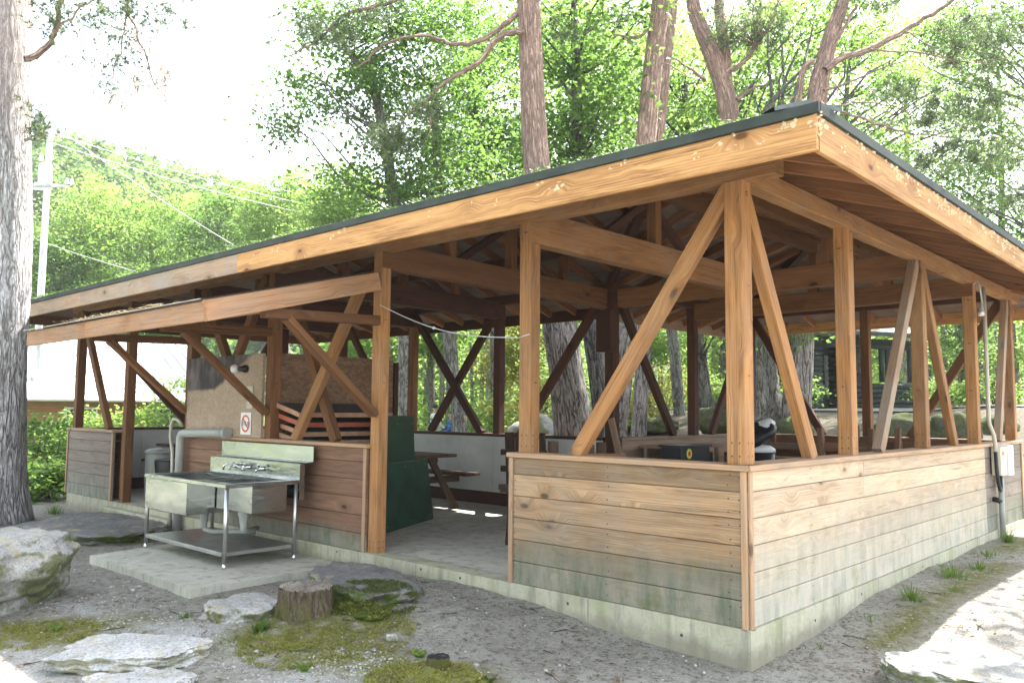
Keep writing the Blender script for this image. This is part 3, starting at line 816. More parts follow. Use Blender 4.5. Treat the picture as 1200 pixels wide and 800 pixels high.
def fascia(p0, p1, nrm, splits, fl=0, mat='fascia', power=2.2):
    p0 = Vector((*p0, 0)); p1 = Vector((*p1, 0)); d = (p1-p0).normalized(); n = Vector((*nrm, 0)); L = (p1-p0).length
    cuts = [0]+list(splits)+[L]
    for i in range(len(cuts)-1):
        b = MB(); z = Vector((0, 0, (ZF0+ZF1)/2))
        b.beam(p0+d*(cuts[i]+.001)+z, p0+d*(cuts[i+1]-.001)+z, .03, ZF1-ZF0, (0, 0, 1), 0, .004)
        if fl and i == 0: flakes(b, p0+Vector((0, 0, ZF1)), p0+d*min(cuts[1], 7)+Vector((0, 0, ZF1)), n, fl, power)
        b.build('fascia_board', [M['fascia_grey' if (i and mat == 'fascia' and nrm[0] < 0) else mat], M['flake']], pav)
    b = MB(); z = Vector((0, 0, (ZF1+ZD1)/2+.001)); q = n*.022
    b.beam(p0+q-d*.02+z, p1+q+d*.04+z, .02, ZD1-ZF1-.002, (0, 0, 1), 0, .002); b.build('roof_edge', M['drip'], pav)
fascia((-e, -e-.012), (-e, LY+e), (-1, 0), (5.5, 9.4), 34)
fascia((-e+.016, -e), (W2+e, -e), (0, -1), (5.2,), 95, 'fascia', 1.1)
fascia((W2+e, -e+.02), (W2+e, W1+e), (1, 0), (), 0)
fascia((W2+e-.02, W1+e), (W1+e+.02, W1+e), (0, 1), (), 0, 'benchwood')
fascia((W1+e, W1+e+.02), (W1+e, LY+e), (1, 0), (4.0,), 0, 'dark')
fascia((W1+e-.02, LY+e), (-e+.02, LY+e), (0, 1), (), 0, 'post_brown')
# hip capping at the near corner, lifted a little at its end
b = MB()
h0 = Vector((-e+.05, -e+.05, zroof(-e+.05)+.105)); h1 = Vector((G, G, zroof(G)+.08)); hd = (h1-h0).normalized(); sd = Vector((1, -1, 0)).normalized()
for k in range(14):
    a = h0+hd*(.3*k); c = a+hd*.31+Vector((0, 0, -.008)); a = a+Vector((0, 0, .010))
    for s_ in (-1, 1):
        b.poly([a, c, c+sd*s_*.17-Vector((0, 0, .038)), a+sd*s_*.17-Vector((0, 0, .038))], 0, random.random())
        b.poly([a-Vector((0, 0, .02)), a, a+sd*s_*.17-Vector((0, 0, .038)), a+sd*s_*.17-Vector((0, 0, .06))], 0, .2)
b.build('hip_cap', M['hip_metal'], pav)

# moss along the left roof edge
V = []
def tuft_pts(c, r, k):
    for _ in range(k):
        p = c+Vector((random.gauss(0, r), random.gauss(0, r), abs(random.gauss(0, r*.55)))); s_ = random.uniform(.006, .016)
        d1 = Vector((random.uniform(-1, 1), random.uniform(-1, 1), random.uniform(-.2, 1))).normalized(); d2 = d1.orthogonal().normalized()
        V.extend([p-d1*s_, p+d2*s_*.7, p+d1*s_, p-d2*s_*.7])
for i in range(420):
    y = random.uniform(-.5, 11.4); s0 = random.random()**2*.22
    tuft_pts(Vector((-e-.028+s0, y, max(ZD1, zroof(-e+s0)+.062))), random.uniform(.012, .035), random.randint(8, 26))
for i in range(90):
    x = random.uniform(-.3, 7.5); s0 = random.random()**2*.2
    tuft_pts(Vector((x, -e-.02+s0, max(ZD1, zroof(-e+s0)+.062))), random.uniform(.008, .02), random.randint(6, 14))
mo = np_mesh('roof_moss', np.array([tuple(v) for v in V]), 4, M['grass'], RNG.random(len(V)//4)*.5, pav); mo['kind'] = 'stuff'

# ---- lean-to over the sink
LX, LZ0, LZ1 = -1.66, 2.215, 2.745           # eave line, rake underside heights
yr = 3.56; ye = 7.54
def zl(x): return 2.745+(x+.02)*(2.745-2.32)/1.64   # top of the lean-to boards
timber('barge_board', (-.02, yr, zl(-.02)-.085), (LX, yr, zl(LX)-.085), .03, .165, 'leanto')
timber('barge_board', (-.02, ye, zl(-.02)-.085), (LX, ye, zl(LX)-.085), .03, .165, 'leanto')
timber('lean_to_fascia', (LX, yr-.015, zl(LX)-.089), (LX, 5.9, zl(LX)-.089), .028, .155, 'leanto')
timber('lean_to_fascia', (LX, 5.902, zl(LX)-.089), (LX, ye+.015, zl(LX)-.089), .028, .155, 'leanto')
for k in range(9):
    y = yr+.22+k*.44
    timber('lean_to_rafter', (-.02, y, zl(-.02)-.05), (LX+.02, y, zl(LX+.02)-.05), .045, .065, 'leanto')
timber('lean_to_purlin', (-1.08, yr+.02, zl(-1.08)-.135), (-1.08, ye-.02, zl(-1.08)-.135), .08, .09, 'leanto')
b = MB()
NX = 4
for i in range(NX):
    y0 = yr-.03+(ye-yr+.06)*i/NX; y1 = yr-.03+(ye-yr+.06)*(i+1)/NX
    c0 = c1 = 0.0
    p = [(-.01, y0, zl(-.01)+.004+c0), (LX-.05, y0, zl(LX-.05)+.004+c0), (LX-.05, y1, zl(LX-.05)+.004+c1), (-.01, y1, zl(-.01)+.004+c1)]
    b.poly([(x, y, z+.012) for x, y, z in reversed(p)], 0, .5); b.poly([(x, y, z+.006) for x, y, z in p], 0, .3)
    b.poly([(p[1][0], p[1][1], p[1][2]+.006), (p[2][0], p[2][1], p[2][2]+.006), (p[2][0], p[2][1], p[2][2]+.012), (p[1][0], p[1][1], p[1][2]+.012)], 0, .5)
b.build('lean_to_sheet', M['corr'], pav)
for y, mt in ((2*G-.02, 'post_brown'), (3*G, 'post_brown'), (4*G, 'post_brown')):
    timber('bracket_arm', (.02, y, 2.31), (-1.14, y, 2.275), .085, .085, mt)
    xo = -.92
    timber('knee_brace', (xo, y-.0, 2.25), (.0, y, 1.46), .06, .105, mt, (0, 1, 0))
# litter lying in the lean-to's gutter edge
V = []
for i in range(70):
    y = random.uniform(4.4, 6.6); x = LX+random.random()**1.5*.3-.03
    for _ in range(5):
        p = Vector((x+random.gauss(0, .03), y+random.gauss(0, .05), zl(x)+.022+random.random()*.012)); a = random.random()*6.3
        d1 = Vector((math.cos(a), math.sin(a), random.uniform(-.2, .3)))*random.uniform(.01, .03); d2 = Vector((-d1.y, d1.x, 0))*.3
        V.extend([p-d1, p+d2, p+d1, p-d2])
lt = np_mesh('leaf_litter', np.array([tuple(v) for v in V]), 4, M['needle_dry'], RNG.random(len(V)//4), pav); lt['kind'] = 'stuff'

# boarded panel above the sink and the strand-board partition of the store
b = MB(); b.box((-.012, 3*G+.062, ZCAP+.002), (.018, 4*G-.062, 2.09), ch=.002); b.build('wall_panel', M['panel'], pav)
b = MB(); b.box((.17, 3*G+.02, ZC+.01), (1.72, 3*G+.05, 2.10), ch=.002); b.build('partition', M['osb'], pav)
b = MB(); b.beam((1.76, 3*G+.03, ZC+.01), (1.76, 3*G+.03, 2.07), .06, .06, (0, 1, 0)); b.build('partition_stud', M['dark'], pav)

# ------------------------------------------------------------------ sink and its slab
PADZ = .095
b = MB()
pad = [(-.03, 3.95), (-.03, 6.25), (-1.48, 6.02), (-1.50, 3.93)]
b.poly([(x, y, PADZ) for x, y in pad])
for i in range(4):
    (x0, y0), (x1, y1) = pad[i], pad[(i+1) % 4]
    b.poly([(x0, y0, -.2), (x1, y1, -.2), (x1, y1, PADZ), (x0, y0, PADZ)][::-1])
o = b.build('concrete_slab', M['pad']); bv = o.modifiers.new('bevel', 'BEVEL'); bv.width = .012; bv.segments = 2
tag(o, 'thin concrete slab set in the soil under the steel sink', 'slab')

sk = empty('sink_unit', (-.6, 5.2, PADZ))
tag(sk, 'stainless steel outdoor double sink on four legs with a stepped splashback and taps', 'sink')
SX0, SX1, SY0, SY1, SZ = -.96, -.20, 4.45, 6.10, .835      # rim extents and height above datum
def sp(b, name, mats='steel'): 
    o = b.build(name, M[mats] if isinstance(mats, str) else mats); o.parent = sk; o.matrix_parent_inverse = sk.matrix_basis.inverted(); 
    o.matrix_parent_inverse = Matrix.Translation(-Vector(sk.location)); return o
# rim: front, ends, back deck, bar between the bowls
b = MB(); rz0, rz1 = SZ-.035, SZ
b.box((SX0, SY0, rz0), (SX0+.05, SY1, rz1), ch=.004)
b.box((SX0+.051, SY0, rz0), (SX1, SY0+.06, rz1), ch=.004)
b.box((SX0+.051, SY1-.05, rz0), (SX1, SY1, rz1), ch=.004)
b.box((SX1-.10, SY0+.061, rz0), (SX1, SY1-.051, rz1), ch=.004)
b.box((SX0+.051, 5.16, rz0), (SX1-.101, 5.20, rz1), ch=.004)
sp(b, 'rim')
def bowl(x0, x1, y0, y1, z0, z1, t=.006):
    b = MB()
    b.box((x0, y0, z0), (x1, y1, z0+t), ch=.002)
    b.box((x0, y0, z0+t), (x0+t, y1, z1), ch=.002, grain='y'); b.box((x1-t, y0, z0+t), (x1, y1, z1), ch=.002, grain='y')
    b.box((x0+t, y0, z0+t), (x1-t, y0+t, z1), ch=.002, grain='x'); b.box((x0+t, y1-t, z0+t), (x1-t, y1, z1), ch=.002, grain='x')
    return b
sp(bowl(SX0+.008, SX1-.102, 5.19, SY1-.02, .50, rz0-.001), 'bowl')
sp(bowl(SX0+.30, SX1-.102, SY0+.07, 5.17, .55, rz0-.001), 'bowl')
# splashback: lower box, upper sheet standing a little further back and offset
b = MB(); b.box((SX1+.001, SY0+.02, SZ-.19), (SX1+.055, SY1+.12, .985), ch=.004); sp(b, 'splashback')
b = MB(); b.box((SX1+.056, SY0-.02, .99), (SX1+.125, SY1+.10, .998), ch=.002); b.box((SX1+.119, SY0-.02, .999), (SX1+.125, SY1+.1, 1.145), ch=.002); sp(b, 'splash_sheet')
for x, y in ((SX0+.03, SY0+.03), (SX1-.03, SY0+.03), (SX0+.03, SY1-.03), (SX1-.03, SY1-.03)):
    b = MB(); b.tube([(x, y, PADZ+.055), (x, y, rz0-.001)], .019, 12); lg = sp(b, 'leg', 'steel_frame')
    b = MB(); b.tube([(x, y, PADZ), (x, y, PADZ+.012), (x, y, PADZ+.03), (x, y, PADZ+.056)], [.016, .022, .018, .012], 12)
    ft = b.build('foot', M['chrome']); ft.parent = lg
b = MB(); b.box((SX0+.02, SY0+.05, .232), (SX1-.02, SY1-.05, .238), ch=.002); b.box((SX0+.012, SY0+.05, .205), (SX0+.018, SY1-.05, .238), ch=.002, grain='y')
b.box((SX0+.02, SY0+.042, .205), (SX1-.02, SY0+.049, .238), ch=.002, grain='x'); sp(b, 'undershelf', 'steel_frame')
b = MB()
for y in (5.62, 4.85):
    x = -.55; z = .50 if y > 5 else .55
    b.tube([(x, y, z), (x, y, z-.05), (x, y, z-.06), (x, y, z-.16), (x, y, z-.2)], [.055, .055, .045, .03, .028], 12)
b.tube([(-.55, 5.62, .30), (-.50, 5.55, .27), (-.3, 5.35, .24+.03), (-.16, 5.3, .26)], .026, 10)
b.tube([(-.55, 4.85, .36), (-.45, 4.95, .34), (-.2, 5.2, .31)], .024, 10)
sp(b, 'drain_trap', 'pvc')
def tap(y, spout):
    b = MB(); x = SX1-.002; z = .905
    b.tube([(x, y, z), (x-.02, y, z), (x-.021, y, z), (x-.055, y, z)], [.024, .024, .014, .014], 10)
    b.tube([(x-.05, y, z-.005), (x-.05, y, z+.03), (x-.05, y, z+.031), (x-.05, y, z+.045)], [.012, .012, .022, .020], 10)
    if spout: b.tube([(x-.05, y, z), (x-.07, y+.02, z-.002), (x-.10, y+.055, z+.03), (x-.14, y+.11, z+.035), (x-.165, y+.14, z+.01), (x-.17, y+.147, z-.03)], [.012, .011, .009, .009, .009, .010], 8)
    else: b.tube([(x-.05, y, z), (x-.08, y, z-.01), (x-.085, y, z-.035)], [.011, .011, .009], 8)
    sp(b, 'tap', 'chrome')
tap(5.64, False); tap(5.46, True); tap(5.38, False); tap(5.12, False)

# ------------------------------------------------------------------ pipes, notices and fittings on the pavilion walls
b = MB(); r = .05
b.tube([(-.085, 6.17, 1.228), (-.085, 6.4, 1.225), (-.085, 7.1, 1.205), (-.085, 7.16, 1.19), (-.085, 7.19, 1.15), (-.085, 7.195, 1.08), (-.085, 7.195, .02)], r, 16)
o = b.build('drain_pipe', M['pvc']); tag(o, 'thick grey drain pipe running along the wall and bending down behind the sink', 'pipe')
b = MB(); b.tube([(-.075, 6.10, 1.23), (-.075, 6.17, 1.228)], .058, 16); o2 = b.build('end_cap', M['pvc'], o)
b = MB(); b.tube([(-.06, 7.23, 1.30), (-.09, 7.28, 1.36), (-.1, 7.36, 1.37), (-.1, 7.42, 1.30), (-.1, 7.43, 1.15), (-.1, 7.36, .98), (-.1, 7.345, .80), (-.1, 7.345, .05)], .019, 10)
o = b.build('water_pipe', M['conduit']); tag(o, 'thin pale water pipe with a hooked top beside the drain pipe', 'pipe')

# notice: red ring with a slash and three blue characters
nx = -.017
sg = empty('notice', (nx, 5.82, 1.34)); tag(sg, 'small white notice with a red barred ring and blue characters on the panel', 'notice')
b = MB(); b.box((nx-.004, 5.713, 1.222), (nx, 5.927, 1.458), ch=.001); o = b.build('plate', M['white']); o.parent = sg; o.matrix_parent_inverse = Matrix.Translation(-Vector(sg.location))
M['sign_red'] = simple('sign_red', (.62, .11, .04), .5); M['sign_blue'] = simple('sign_blue', (.06, .22, .34), .5)
b = MB(); cy, cz = 5.82, 1.34; n = 36
for k in range(n):
    a0, a1 = 2*math.pi*k/n, 2*math.pi*(k+1)/n; ro, ri = .094, .072
    P4 = [(nx-.007, cy-math.cos(a)*rr*.94, cz+math.sin(a)*rr) for a, rr in ((a0, ri), (a0, ro), (a1, ro), (a1, ri))]
    b.poly(P4)
d = Vector((0, -1, -1)).normalized(); q = Vector((0, 1, -1)).normalized()*.011
c = Vector((nx-.0065, cy, cz)); b.poly([c-d*.08-q, c+d*.08-q, c+d*.08+q, c-d*.08+q])
o = b.build('ring', M['sign_red']); o.parent = sg; o.matrix_parent_inverse = Matrix.Translation(-Vector(sg.location))
b = MB()
glyphs = [[(-.5, .8, .5, .8), (-.5, 0, .5, 0), (-.5, -.8, .5, -.8), (-.5, .8, -.5, -.8), (.5, .8, .5, -.8)],
          [(-.6, .7, .6, .7), (0, .9, 0, -.9), (-.6, 0, .6, 0), (-.5, -.85, .5, -.85), (-.4, .3, -.4, -.4)],
          [(-.6, .5, .6, .5), (-.2, .9, -.5, -.9), (.3, .5, .3, -.9), (-.1, -.1, .6, -.1), (-.4, -.85, .5, -.85)]]
for gi, gl in enumerate(glyphs):
    oy = cy+.058-.058*gi
    for x0, z0, x1, z1 in gl:
        p0 = Vector((nx-.0085, oy-x0*.024, cz+z0*.026)); p1 = Vector((nx-.0085, oy-x1*.024, cz+z1*.026))
        b.beam(p0, p1, .007, .001, (1, 0, 0), 0, .0002)
o = b.build('characters', M['sign_blue']); o.parent = sg; o.matrix_parent_inverse = Matrix.Translation(-Vector(sg.location))

lb = empty('wall_lamp', (-.012, 5.870, 1.93)); tag(lb, 'bare white bulb in a black holder on the boarded panel', 'lamp')
def chld(b, name, mat, root):
    o = b.build(name, M[mat] if isinstance(mat, str) else mat); o.parent = root
    o.matrix_parent_inverse = Matrix.Translation(-Vector(root.location)); return o
b = MB(); b.tube([(-.013, 5.850, 1.93), (-.05, 5.850, 1.93), (-.052, 5.850, 1.93), (-.06, 5.880, 1.93), (-.075, 5.905, 1.93)], [.042, .042, .03, .03, .028], 14); chld(b, 'lamp_holder', 'black', lb)
b = MB(); b.tube([(-.076, 5.908, 1.93), (-.085, 5.925, 1.93), (-.10, 5.950, 1.93), (-.115, 5.975, 1.93), (-.122, 5.987, 1.93)], [.02, .042, .05, .040, .012], 14); chld(b, 'bulb', 'white', lb)
sw = empty('wall_switch', (-.012, 5.78, 1.63)); tag(sw, 'small pale switch plate on the panel beside the second wall post', 'switch')
b = MB(); b.box((-.028, 5.69, 1.50), (-.0125, 5.81, 1.74), ch=.004); chld(b, 'plate', 'conduit', sw)
b = MB(); b.box((-.034, 5.735, 1.56), (-.0285, 5.765, 1.60), ch=.002); chld(b, 'button', 'white', sw)

# meter box, its conduit and cable on the right wall
mb_ = empty('meter_box', (5.95, -.06, .98)); tag(mb_, 'beige electric box with conduits on the outside of the right plank wall', 'electric box')
b = MB(); b.box((5.73, -.115, .84), (5.97, -.012, 1.15), ch=.008); chld(b, 'case', 'beige', mb_)
b = MB(); b.box((5.985, -.14, .83), (6.19, -.012, 1.165), ch=.01); chld(b, 'case', 'white', mb_)
b = MB(); b.box((5.765, -.121, 1.06), (5.85, -.1155, 1.10), ch=.002); chld(b, 'name_plate', 'tan_edge', mb_)
b = MB(); b.tube([(5.60, -.035, 2.92), (5.60, -.035, 1.46), (5.60, -.04, 1.40), (5.66, -.065, 1.28), (5.68, -.07, 1.18), (5.68, -.07, 1.10)], .021, 10); chld(b, 'conduit', 'conduit', mb_)
b = MB(); b.tube([(5.68, -.07, 1.10), (5.68, -.075, .92), (5.70, -.08, .77), (5.76, -.08, .69), (5.82, -.075, .67), (5.87, -.07, .70), (5.88, -.065, .83)], .019, 10); chld(b, 'cable', 'pipe_black', mb_)
b = MB(); b.tube([(5.92, -.06, .83), (5.92, -.06, .10)], .03, 12); chld(b, 'conduit', 'pvc', mb_)
b = MB(); b.tube([(5.70, -.02, .58), (5.70, -.08, .575), (5.70, -.10, .55)], [.03, .03, .026], 10); chld(b, 'outlet', 'pipe_black', mb_)
hl = empty('hanging_lamp_holder', (5.40, -.02, 2.86)); tag(hl, 'pale lamp holder dangling on a looped wire under the eave beam', 'lamp holder')
b = MB(); b.tube([(5.42, .03, 2.93), (5.36, -.03, 2.96), (5.33, -.06, 2.90), (5.36, -.06, 2.82), (5.43, -.05, 2.76), (5.44, -.05, 2.70), (5.40, -.05, 2.66)], .010, 8); chld(b, 'wire', 'wire', hl)
b = MB(); b.tube([(5.40, -.05, 2.67), (5.395, -.05, 2.62), (5.394, -.05, 2.619), (5.39, -.05, 2.58)], [.022, .026, .032, .03], 12); chld(b, 'holder', 'white', hl)

# wire strung across the entrance
b = MB(); A_ = Vector((C0-.06, 2*G-.05, 2.45)); B_ = Vector((C0-.06, G+.05, 2.06))
pts = [A_.lerp(B_, t/14)-Vector((0, 0, .09*math.sin(math.pi*t/14))) for t in range(15)]
b.tube(pts, .0042, 6); k = pts[6]
b.tube([k-Vector((0, .02, 0)), k, k+Vector((0, .02, 0))], [.003, .014, .003], 8)
b.tube([B_+Vector((0, 0, 0)), B_+Vector((0, -.04, .01)), B_+Vector((0, -.1, .02))], .0042, 6)
o = b.build('wire', M['wire']); tag(o, 'thin knotted wire strung across the entrance between two posts', 'wire')

# ------------------------------------------------------------------ things in the shelter
# store of table boards: each board is a thing
def board(name, cx, cy, z, tilt, yaw, L, Wd, edge, label, tz=.045):
    r_ = empty(name, (cx, cy, z), yaw); r_.rotation_euler = (tilt, 0, yaw)
    tag(r_, label, 'board', 'boards stacked in the store')
    b = MB(); b.box((-L/2+.02, -Wd/2+.02, -tz/2), (L/2-.02, Wd/2-.02, tz/2), ch=.002); b.build('top', M['board_face'], r_)
    b = MB()
    b.box((-L/2, -Wd/2, -tz/2-.002), (-L/2+.018, Wd/2, tz/2+.002), ch=.002, grain='y'); b.box((L/2-.018, -Wd/2, -tz/2-.002), (L/2, Wd/2, tz/2+.002), ch=.002, grain='y')
    b.box((-L/2+.019, -Wd/2, -tz/2-.002), (L/2-.019, -Wd/2+.018, tz/2+.002), ch=.002, grain='x'); b.box((-L/2+.019, Wd/2-.018, -tz/2-.002), (L/2-.019, Wd/2, tz/2+.002), ch=.002, grain='x')
    b.build('edge_strip', M[edge], r_)
z = ZC+.03
edges = ['blue_edge', 'tan_edge', 'blue_edge', 'red_edge', 'blue_edge', 'blue_edge', 'red_edge', 'blue_edge', 'blue_edge', 'blue_edge', 'red_edge', 'blue_edge', 'red_edge', 'red_edge', 'tan_edge', 'tan_edge', 'red_edge', 'tan_edge']
words_ = {'blue_edge': 'blue edged', 'red_edge': 'red edged', 'tan_edge': 'tan edged'}
nb = len(edges)
ordn = ['topmost', 'second', 'third', 'fourth', 'fifth', 'sixth', 'seventh', 'eighth', 'ninth', 'tenth', 'eleventh', 'twelfth', 'thirteenth', 'fourteenth', 'fifteenth', 'sixteenth', 'seventeenth', 'lowest']
for i, ed in enumerate(edges):
    tilt = max(0, (i-7))*.022; hgt = .060 + max(0, i-8)*.006
    board('table_board', .78+random.uniform(-.04, .04)-(.01*max(0, i-9)), 5.19+random.uniform(-.015, .015), z, tilt, random.uniform(-.02, .02), 1.2, .50, ed, f'{words_[ed]} dark table board, {ordn[-1] if i == 0 else ordn[nb-1-i]} in the stack behind the braces')
    z += hgt
b = MB(); b.box((1.95, 5.98, 1.7), (1.98, 6.0, 2.05), ch=.002); b.box((1.955, 5.99, ZC+.01), (1.975, 6.0, 1.7), ch=.002)
o = b.build('white_rod', M['white']); tag(o, 'thin white rod standing at the end of the store', 'rod')

# green boards leaning in the entrance
def lean_board(name, a, c, h, t, lean, label, mat='green_board'):
    """a, c: feet of the lower edge; leans back by lean"""
    a = Vector((*a, ZC+.008)); c = Vector((*c, ZC+.008)); d = (c-a).normalized(); n = Vector((-d.y, d.x, 0)); upv = (Vector((0, 0, 1))*math.cos(lean)+n*math.sin(lean))
    r_ = empty(name, a); tag(r_, label, 'board', 'green boards leaning in the entrance')
    L = (c-a).length; b = MB()
    m = a+upv*(h/2); b.beam(m, m+d*L, t, h, tuple(upv), 0, .004); chld(b, 'sheet', mat, r_)
    b = MB()
    for q in (.06, .5, .94):
        for zq in (.08, .92):
            pp = a+d*(L*q)+upv*(h*zq)-upv.cross(d)*(-1)*0
            nn = d.cross(upv)
            b.tube([pp+nn*(t/2), pp+nn*(t/2+.003)], .006, 6)
    chld(b, 'screws', 'pvc', r_)
lean_board('green_board', (.78, 4.42), (1.92, 4.95), .70, .025, .13, 'low dark green board leaning in front of the taller one', 'green_scuffed')
lean_board('green_board', (.95, 4.67), (1.72, 5.02), 1.20, .03, .055, 'tall dark green board leaning against the store behind the lower one')

# picnic tables
def picnic_table(cx, cy, rz, label, L=1.8, Wd=.75, H=.72, mat='darkwood', group='picnic tables'):
    r_ = empty('picnic_table', (cx, cy, ZC+.006), rz); tag(r_, label, 'table', group)
    b = MB(); n = 5
    for i in range(n):
        y = -Wd/2+Wd*(i+.5)/n; b.beam((-L/2, y, H-.02), (L/2, y, H-.02), Wd/n-.008, .04, (0, 0, 1))
    b.build('table_top', M[mat], r_)
    for sx in (-1, 1):
        x = sx*(L/2-.28)
        for sy in (-1, 1):
            b = MB(); b.beam((x, sy*.62, 0.0), (x, sy*.16, H-.042), .09, .045, (1, 0, 0)); b.build('leg', M[mat], r_)
        b = MB(); b.beam((x+.05, -.33, H-.085), (x+.05, .33, H-.085), .04, .085); b.build('crosspiece', M[mat], r_)
        b = MB(); b.beam((x+.05, -.72, .38), (x+.05, .72, .38), .04, .085); b.build('bench_bearer', M[mat], r_)
    for sy in (-1, 1):
        b = MB()
        for q in (0, 1): b.beam((-L/2, sy*(.60+.13*q), .445), (L/2, sy*(.60+.13*q), .445), .12, .04)
        b.build('bench_seat', M[mat], r_)
    return r_
picnic_table(2.22, 6.16, R(90), 'dark picnic table half hidden behind the green boards')
picnic_table(1.6, 10.0, R(0), 'dark table near the far end of the left wing seen past the sink', L=1.2, Wd=.6)

# table stood up on its side by the far wall, and a bench upside down
t_ = empty('upended_table', (3.1, 4.3, ZC+.006)); tag(t_, 'dark slatted table stood on end beside the entrance post', 'table')
for i in range(4):
    b = MB(); x = 2.72+.0*i; b.beam((2.86+.03*i, 4.55-.14*i, ZC+.006), (2.80+.03*i, 4.55-.14*i, 1.24), .125, .035, (1, .2, 0)); chld(b, 'slat', 'darkwood', t_)
for z in (.55, .80, 1.0):
    b = MB(); b.beam((2.74, 4.62, z), (2.86, 4.02, z), .06, .07); chld(b, 'crosspiece', 'darkwood', t_)
u_ = empty('upturned_bench', (1.33, 2.55, ZC+.006), R(-35)); tag(u_, 'dark bench turned upside down on a trestle with its short legs in the air', 'bench')
b = MB(); b.box((-.5, -.06, .52), (.62, .36, .57), ch=.004); b.build('seat', M['darkwood'], u_)
b = MB(); b.box((-.5, -.09, .72), (.62, -.062, .88), ch=.004); b.build('apron', M['inner'], u_)
for x, y, h in ((-.28, 0, 1.005), (-.06, 0, .99), (.29, 0, .96), (-.28, .28, .93), (.5, .28, .97)):
    b = MB(); b.beam((x, y, .571), (x, y, h), .085, .085, (0, 1, 0), 0, .012); b.build('leg', M['darkwood'], u_)
for x in (-.4, .5):
    for sy in (-1, 1):
        b = MB(); b.beam((x, .15+sy*.22, 0), (x, .15+sy*.05, .519), .06, .05, (1, 0, 0)); b.build('trestle_leg', M['darkwood'], u_)
b = MB(); b.beam((3.36, 3.1, ZC+.006), (3.40, 3.46, 1.42), .085, .03, (1, 0, 0)); o = b.build('loose_plank', M['benchwood']); tag(o, 'pale plank leaning on the inner corner post', 'plank')

# right hand wing: table with pale top, stove box with a round sticker, stool, bin, upturned bench
t_ = empty('work_table', (4.5, 3.1, ZC+.006)); tag(t_, 'table with a pale wooden top against the back wall of the right wing', 'table')
b = MB(); b.box((3.95, 2.9, 1.06), (5.05, 3.42, 1.095), ch=.004); chld(b, 'table_top', 'benchwood', t_)
for x in (4.0, 5.0):
    for y in (2.95, 3.36):
        b = MB(); b.beam((x, y, ZC+.006), (x, y, 1.058), .05, .05, (0, 1, 0)); chld(b, 'leg', 'benchwood', t_)
b = MB(); b.box((4.03, 2.99, .45), (4.97, 3.01, 1.0), ch=.002); chld(b, 'back_board', 'black', t_)
bx = empty('stove_box', (3.35, 2.2, ZC+.006)); tag(bx, 'black stove box with a round yellow and red sticker', 'box')
b = MB(); b.box((3.55, 2.60, ZC+.008), (4.2, 2.87, 1.10), ch=.01, grain='z'); chld(b, 'body', 'black', bx)
b = MB(); b.box((3.53, 2.58, 1.102), (4.22, 2.89, 1.125), ch=.004); chld(b, 'lid', 'black', bx)
M['st_y'] = simple('sticker_yellow', (.75, .55, .03), .5); M['st_g'] = simple('sticker_green', (.10, .35, .08), .5); M['st_r'] = simple('sticker_red', (.35, .03, .02), .5)
sx_, sz_ = 3.72, 1.03
for rr, mt, yy in ((.062, 'st_g', 2.597), (.052, 'st_y', 2.5945), (.030, 'st_r', 2.592)):
    b = MB(); b.tube([(sx_, yy, sz_), (sx_, yy-.002, sz_)], rr, 20, smooth=False); chld(b, 'sticker', mt, bx)
def drum(x, y, r, h, name, label, mt, cat, z=ZC+.006, lid=None):
    r_ = empty(name, (x, y, z)); tag(r_, label, cat)
    b = MB(); b.tube([(x, y, z), (x, y, z+.02), (x, y, z+h*.5), (x, y, z+h-.02), (x, y, z+h)], [r*.92, r*.95, r*1.0, r*1.0, r*.97], 20, wob=0); chld(b, 'body', mt, r_)
    if lid: 
        b = MB(); b.tube([(x, y, z+h+.001), (x, y, z+h+.03), (x, y, z+h+.06), (x, y, z+h+.075)], [r*1.06, r*1.06, r*.8, r*.2], 20); chld(b, 'lid', lid, r_)
    else:
        b = MB(); b.tube([(x, y, z+h+.001), (x, y, z+h+.025)], r*1.0, 20); chld(b, 'seat', 'stump_top', r_)
    return r_
drum(5.15, 2.75, .16, .74, 'log_stool', 'round log stool beside the pale topped table', 'benchwood', 'stool')
# two stacked bins just behind the near corner post
bn = empty('waste_bin', (5.3, 2.1, ZC+.006)); tag(bn, 'black waste bin with a domed pale lid, mostly hidden by the corner post', 'bin')
bx0, by0 = 5.0, 2.38
b = MB(); b.tube([(bx0, by0, ZC+.006), (bx0, by0, .6), (bx0, by0, 1.02)], [.17, .19, .2], 20); chld(b, 'body', 'black', bn)
b = MB(); b.tube([(bx0, by0, 1.022), (bx0, by0, 1.06), (bx0, by0, 1.10), (bx0, by0, 1.115)], [.21, .205, .15, .05], 20); chld(b, 'lid', 'white', bn)
b = MB(); b.tube([(bx0+.08, by0-.02, 1.117), (bx0+.06, by0-.02, 1.19), (bx0+.04, by0, 1.22), (bx0-.02, by0+.02, 1.30), (bx0-.05, by0+.02, 1.34)], [.05, .17, .235, .20, .06], 18, wob=.25); chld(b, 'bag', 'black', bn)
b = MB(); b.tube([(bx0+.06, by0-.03, 1.29), (bx0+.03, by0-.02, 1.335), (bx0-.0, by0, 1.365)], [.19, .16, .05], 16, wob=.3); chld(b, 'bag_top', 'white', bn)
